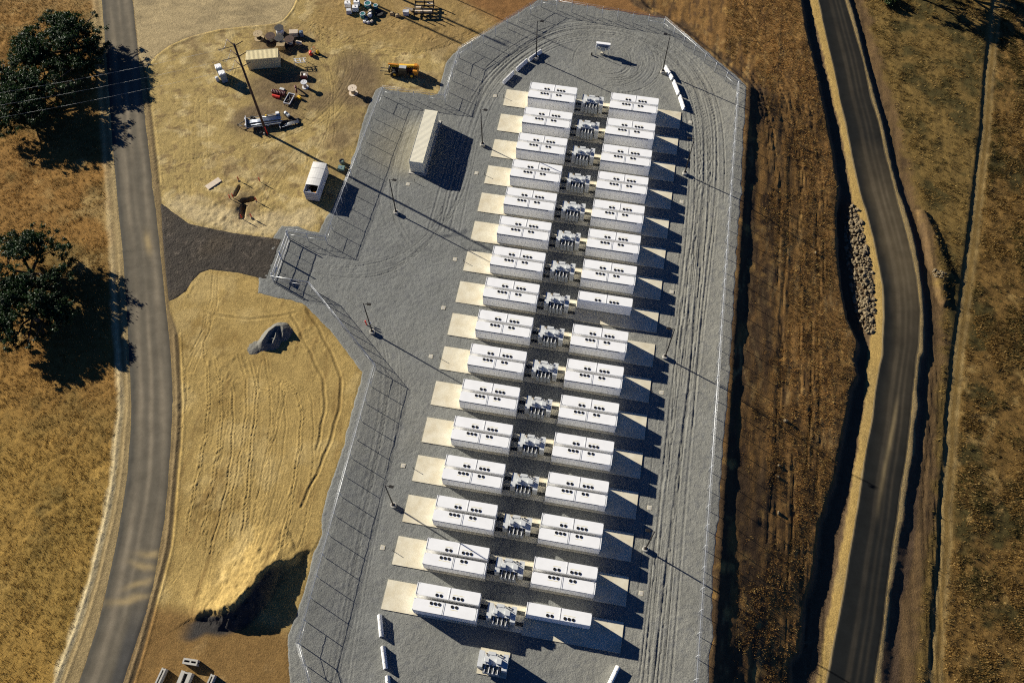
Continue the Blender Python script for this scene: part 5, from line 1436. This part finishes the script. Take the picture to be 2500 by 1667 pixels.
F = np.c_[ii[:-1, :-1].ravel(), ii[:-1, 1:].ravel(), ii[1:, 1:].ravel(), ii[1:, :-1].ravel()]
F = F[keep[F].all(1)]
u = np.zeros(len(x), bool); u[F.ravel()] = True; rm = np.cumsum(u) - 1
hc = np.empty((u.sum(), 3), np.float32); hc[:] = (0.19, 0.185, 0.16)
tag(mobj('gravel_heap', np_mesh('gravel_heap', np.c_[x, y, hz - 0.17][u], rm[F], 'gravel', True, hc)), 'grey gravel heap with dumped ridges on the tan fill', 'gravel heap')

# ------------------------------------------------------------------ stones
def stone_mesh(seed, flat=0.65):
    r = random.Random(seed)
    p = (1 + 5 ** 0.5) / 2
    vs_ = [(-1, p, 0), (1, p, 0), (-1, -p, 0), (1, -p, 0), (0, -1, p), (0, 1, p), (0, -1, -p), (0, 1, -p), (p, 0, -1), (p, 0, 1), (-p, 0, -1), (-p, 0, 1)]
    fs = [(0, 11, 5), (0, 5, 1), (0, 1, 7), (0, 7, 10), (0, 10, 11), (1, 5, 9), (5, 11, 4), (11, 10, 2), (10, 7, 6), (7, 1, 8), (3, 9, 4), (3, 4, 2), (3, 2, 6), (3, 6, 8), (3, 8, 9), (4, 9, 5), (2, 4, 11), (6, 2, 10), (8, 6, 7), (9, 8, 1)]
    sx, sy = r.uniform(0.75, 1.3), r.uniform(0.7, 1.0)
    k = 1 / 1.9
    vs_ = [(v[0] * k * sx * r.uniform(0.75, 1.2), v[1] * k * sy * r.uniform(0.75, 1.2), v[2] * k * flat * r.uniform(0.75, 1.2)) for v in vs_]
    return vs_, fs
SM = []
for s_ in range(10):
    v_, f_ = stone_mesh(s_)
    SM.append(MB().add(v_, f_).mesh('stone', 'rock'))
sr = random.Random(21)
cand = []
while len(cand) < 800:
    px, py = sr.uniform(64.5, 70.2), sr.uniform(-39, -11.5)
    sdv = float(poly_sd(np.array([px], np.float32), np.array([py], np.float32), RIPRAP)[0])
    if sdv < -0.05:
        cand.append(((sr.uniform(0.12, 0.30) if sr.random() < 0.8 else sr.uniform(0.3, 0.48)), px, py))
cand.sort(reverse=True)
rt = thing('riprap_bank', 'bank of pale loose riprap stones between the ditch and the east road', 'riprap', (67.5, -25, -5.7))
jm = MB()
for i, (r_, px, py) in enumerate(cand):
    z = zat(px, py) + r_ * 0.25 + 0.25 * max(0.0, 1 - abs(px - (cx(C3, np.array([py]))[0] - 1.6)) / 1.5)
    if i < 300:
        o = mobj('stone', SM[i % 10], rt, (px - 67.5, py + 25, z + 5.7))
        o.scale = (r_, r_, r_); o.rotation_euler = (sr.uniform(-0.5, 0.5), sr.uniform(-0.5, 0.5), sr.uniform(0, 6.28))
    else:
        v_, f_ = stone_mesh(100 + i % 17)
        a = sr.uniform(0, 6.28); ca, sa = math.cos(a), math.sin(a)
        jm.add([(px - 67.5 + r_ * (q[0] * ca - q[1] * sa), py + 25 + r_ * (q[0] * sa + q[1] * ca), z + 5.7 + r_ * q[2] - 0.05) for q in v_], f_)
o = jm.obj('small_stones', 'rock', rt); o['kind'] = 'stuff'
t = thing('rock_check_dam', 'small patch of loose stones in the drain right of the east road', 'stones', (81.0, -23.9, -6.6))
for i in range(26):
    px, py = sr.uniform(-1.1, 1.1), sr.uniform(-0.75, 0.75)
    r_ = sr.uniform(0.14, 0.3)
    o = mobj('stone', SM[i % 10], t, (px, py, zat(81 + px, py - 23.9) + 6.6 + 0.06)); o.scale = (r_,) * 3; o.rotation_euler = (0, 0, sr.uniform(0, 6))
for k, (x, y, r_, where) in enumerate(((54.4, -58.0, 0.42, 'pale boulder on the brown slope, the largest one'), (53.6, -65.5, 0.26, 'pale boulder on the brown slope below the largest one'), (53.65, -67.3, 0.24, 'pale stone on the brown slope, third below the largest boulder'), (53.9, -72.8, 0.32, 'pale round boulder low on the brown slope'), (59.0, -24.8, 0.3, 'pale boulder on the slope left of the riprap'))):
    v_, f_ = stone_mesh(300 + k, 0.8)
    o = MB().add(v_, f_).obj('boulder', 'rock', None, (x, y, zat(x, y) + r_ * 0.3)); o.scale = (r_,) * 3
    tag(o, where, 'boulder', 'boulders on the east slope')

# ------------------------------------------------------------------ trees
def oak(label, x, y, R, H, seed, n_clump, gap=0.0, sub=(1.0, 1.0), base=None, leaf=(0.024, 0.046, 0.012)):
    r = random.Random(seed); g = np.random.default_rng(seed)
    z0 = zat(x, y) if base is None else base
    t = thing('oak_tree', label, 'tree', (x, y, z0))
    tips = []
    tk = MB()
    p0 = Vector((0, 0, -0.3)); p1 = Vector((r.uniform(-0.3, 0.3), r.uniform(-0.3, 0.3), H * 0.22))
    tk.tube(p0, p1, 0.055 * R + 0.05, 0.045 * R, n=10)
    nl = 8
    for i in range(nl):
        a = 2 * math.pi * i / nl + r.uniform(-0.3, 0.3)
        rr_ = R * r.uniform(0.35, 0.6)
        q = Vector((rr_ * math.cos(a), rr_ * math.sin(a), H * r.uniform(0.42, 0.62)))
        m1 = p1.lerp(q, 0.5) + Vector((r.uniform(-0.5, 0.5), r.uniform(-0.5, 0.5), 0.25))
        tk.tube(p1, m1, 0.028 * R, 0.02 * R, n=7); tk.tube(m1, q, 0.02 * R, 0.013 * R, n=6)
        for j in range(4):
            b = a + r.uniform(-0.8, 0.8); rb = R * r.uniform(0.65, 0.97)
            e = Vector((rb * math.cos(b) * sub[0], rb * math.sin(b) * sub[1], H * r.uniform(0.35, 0.7)))
            s_ = m1.lerp(q, r.uniform(0.2, 1.0))
            tk.tube(s_, s_.lerp(e, 0.55) + Vector((0, 0, 0.25)), 0.011 * R, 0.008 * R, n=5)
            tk.tube(s_.lerp(e, 0.55) + Vector((0, 0, 0.25)), e, 0.008 * R, 0.004 * R, n=5)
            tips.append(e)
    tk.obj('trunk', 'bark', t)
    C = []
    tries = 0
    lobes = []
    for k in range(max(4, int(R * 2.4))):              # the crown is a cluster of uneven domes
        a = r.uniform(0, 2 * math.pi); f = math.sqrt(r.random()) * 0.78
        rl = R * r.uniform(0.22, 0.40)
        lobes.append((f * R * math.cos(a) * sub[0], f * R * math.sin(a) * sub[1], H * (0.86 - 0.42 * f * f) * r.uniform(0.82, 1.05) - 0.35 * rl, rl))
    while len(C) < n_clump and tries < n_clump * 40:
        tries += 1
        lx, ly, lz, rl = r.choice(lobes)
        a = r.uniform(0, 2 * math.pi); ph = r.uniform(-0.35, 1.5)
        q = rl * (r.uniform(0.72, 1.05) if r.random() < 0.75 else r.uniform(0.2, 0.8))
        px, py, pz = lx + q * math.cos(a) * math.cos(ph), ly + q * math.sin(a) * math.cos(ph), lz + 0.62 * q * math.sin(ph)
        hole = float(fbm(np.array([px]), np.array([py]), R * 0.3, 3, seed)[0])
        if hole < -0.8 + gap:
            continue
        C.append((px, py, max(pz, H * 0.2), r.uniform(0.3, 0.85) * (0.55 + R / 20)))
    for e in tips:
        C.append((e.x, e.y, e.z, 0.6))
    C = np.array(C)
    per = 115
    n = len(C) * per
    ci = np.repeat(np.arange(len(C)), per)
    d = g.normal(size=(n, 3)); d /= np.linalg.norm(d, axis=1)[:, None]
    rad = C[ci, 3] * np.abs(g.normal(0, 0.62, n))
    P = C[ci, :3] + d * rad[:, None] * np.array([1, 1, 0.62])
    sz = g.uniform(0.07, 0.15, n)
    u_ = g.normal(size=(n, 3)); u_ /= np.linalg.norm(u_, axis=1)[:, None]
    w_ = np.cross(u_, d + 0.3 * g.normal(size=(n, 3))); w_ /= np.maximum(np.linalg.norm(w_, axis=1)[:, None], 1e-6)
    V = np.stack([P - u_ * sz[:, None] * 1.3, P + w_ * sz[:, None] * 0.8, P + u_ * sz[:, None] * 1.3, P - w_ * sz[:, None] * 0.8], 1).reshape(-1, 3)
    F = np.arange(4 * n).reshape(-1, 4)
    tone = (0.65 + 0.9 * g.random(len(C)))[ci] * g.uniform(0.75, 1.25, n)
    col = np.array(leaf)[None] * tone[:, None] * np.c_[g.uniform(0.75, 1.15, n), np.ones(n), np.ones(n)]
    o = mobj('crown', np_mesh('crown', V, F, 'leaf', False, np.repeat(col, 4, 0)), t)
    return t
oak('wide dark green oak casting its shadow across the west road', -85.2, -6.5, 9.6, 7.0, 3, 800, gap=0.1)
oak('dark green oak at the left edge, below the one shading the road', -87.5, -18.5, 11.0, 7.2, 4, 950, gap=0.12)
oak('sparse oak with bare limbs at the left edge, mid picture', -69.5, -55.5, 8.8, 7.3, 8, 420, gap=0.35)
oak('dense low oak beside the sparse one at the left edge', -66.0, -62.5, 7.4, 6.6, 9, 480, gap=0.15)
oak('tall oak cut by the top right edge, nearer the road', 79.5, 47.6, 5.4, 9.0, 12, 150, gap=0.2)
oak('tall oak cut by the top right edge, farther from the road', 87.5, 50.6, 6.2, 9.5, 13, 190, gap=0.2)
oak('small round green bush at the top right edge beside the road', 73.4, 44.6, 2.1, 2.3, 15, 60, leaf=(0.05, 0.075, 0.02))

# ------------------------------------------------------------------ grass and rough growth
g2f = gz.reshape(rowsn, colsn)
def gsample(x, y):
    ix = np.clip(np.interp(x, gx[i0:i1], np.arange(i1 - i0)), 0, i1 - i0 - 2); iy = np.clip(np.interp(y, gy[j0:j1], np.arange(j1 - j0)), 0, j1 - j0 - 2)
    a = ix.astype(int); b = iy.astype(int); u_ = ix - a; v_ = iy - b
    a += i0; b += j0
    return (g2f[b, a] * (1 - u_) + g2f[b, a + 1] * u_) * (1 - v_) + (g2f[b + 1, a] * (1 - u_) + g2f[b + 1, a + 1] * u_) * v_
def grass(name, label, n, box, maskf, blades, hgt, wid, cols, wind=(0.5, -0.2), seed=1, shift=None):
    g = np.random.default_rng(seed)
    x = g.uniform(box[0], box[1], n).astype(np.float32); y = g.uniform(box[2], box[3], n).astype(np.float32)
    k = maskf(x, y) > g.random(n)
    x, y = x[k], y[k]
    n = len(x)
    zt = gsample(x, y)
    c1 = fbm(x, y, 6, 3, seed + 90); c2 = g.random(n)
    base = mixc(np.tile(np.asarray(cols[0], np.float32), (n, 1)), cols[1], sstep(-0.3, 0.4, c1 + 0.6 * (c2 - 0.5)))
    base = mixc(base, cols[2], (g.random(n) < 0.22).astype(np.float32))
    if shift:
        base = mixc(base, shift, sstep(-66, -88, y + 5 * c1) * 0.7)
    base = base * (0.8 + 0.35 * fbm(x, y, 2.5, 3, seed + 95))[:, None]
    bi = np.repeat(np.arange(n), blades)
    m_ = len(bi)
    hs = (0.6 + 0.6 * g.random(n))[bi] * g.uniform(hgt[0], hgt[1], m_)
    px = x[bi] + g.normal(0, 0.16, m_); py = y[bi] + g.normal(0, 0.16, m_)
    a = g.uniform(0, 2 * np.pi, m_)
    lx = (np.cos(a) * 0.55 + wind[0]) * hs; ly = (np.sin(a) * 0.55 + wind[1]) * hs
    bx_, by_ = -np.sin(a + 0.6), np.cos(a + 0.6)
    w_ = g.uniform(wid[0], wid[1], m_)
    zz = zt[bi] - 0.03
    V = np.stack([np.c_[px - bx_ * w_, py - by_ * w_, zz], np.c_[px + bx_ * w_, py + by_ * w_, zz], np.c_[px + lx, py + ly, zz + hs * 0.75]], 1).reshape(-1, 3)
    col = base[bi] * g.uniform(0.75, 1.2, m_)[:, None]
    o = mobj(name, np_mesh(name, V, np.arange(3 * m_).reshape(-1, 3), 'grass', False, np.repeat(col, 3, 0)))
    o['kind'] = 'stuff'; o['label'] = label; o['category'] = 'grass'
    return o
def mask_west(x, y):
    d, s, _ = seg_dist(x, y, WLS)
    return np.where(s < 0, sstep(0.6, 2.2, d), 0) * (0.45 + 0.75 * sstep(-0.35, 0.35, fbm(x, y, 4, 3, 101)))
def mask_east(x, y):
    return sstep(2.0, 3.4, x - cx(C8, y)) * (0.15 + 1.0 * sstep(-0.1, 0.2, fbm(x, y, 3.0, 3, 102)))
def mask_slope(x, y):
    a = sstep(2.5, 5, x - cx(CY, y)) * sstep(0.2, 1.0, cx(C2, y) - x)
    return a * sstep(-0.15, 0.5, fbm(x * 1.6, y * 0.5, 4, 3, 103) + 0.9 * ((x - cx(CY, y)) / 16 - 0.35))
def mask_verge(x, y):
    return sstep(1.8, 3.2, x - cx(C7, y)) * sstep(0.2, 0.7, cx(C8, y) - x) * (0.2 + sstep(-0.2, 0.4, fbm(x, y, 3, 3, 104)))
grass('dry_grass', 'dry orange brown grass covering the field left of the west road', 90000, (-112, -38, -122, 40), mask_west, 7, (0.18, 0.42), (0.018, 0.045),
      ((0.36, 0.20, 0.055), (0.25, 0.165, 0.05), (0.50, 0.36, 0.15)), (-0.1, 0.1), 21, (0.44, 0.29, 0.075))
grass('field_grass', 'tufted dark and straw grass covering the field at the right edge', 70000, (72, 106, -122, 55), mask_east, 8, (0.25, 0.6), (0.02, 0.05),
      ((0.26, 0.155, 0.045), (0.09, 0.075, 0.024), (0.42, 0.28, 0.10)), (-0.1, 0.1), 22)
grass('slope_grass', 'thin dead grass on the brown slope right of the yard', 40000, (40, 66, -120, 40), mask_slope, 7, (0.2, 0.45), (0.018, 0.04),
      ((0.40, 0.22, 0.07), (0.24, 0.14, 0.045), (0.50, 0.34, 0.12)), (-0.1, 0.1), 23)
grass('verge_grass', 'dead grass between the drain and the path right of the east road', 36000, (66, 100, -120, 55), mask_verge, 7, (0.3, 0.7), (0.02, 0.05),
      ((0.26, 0.165, 0.05), (0.11, 0.085, 0.028), (0.42, 0.29, 0.10)), (-0.1, 0.1), 24)
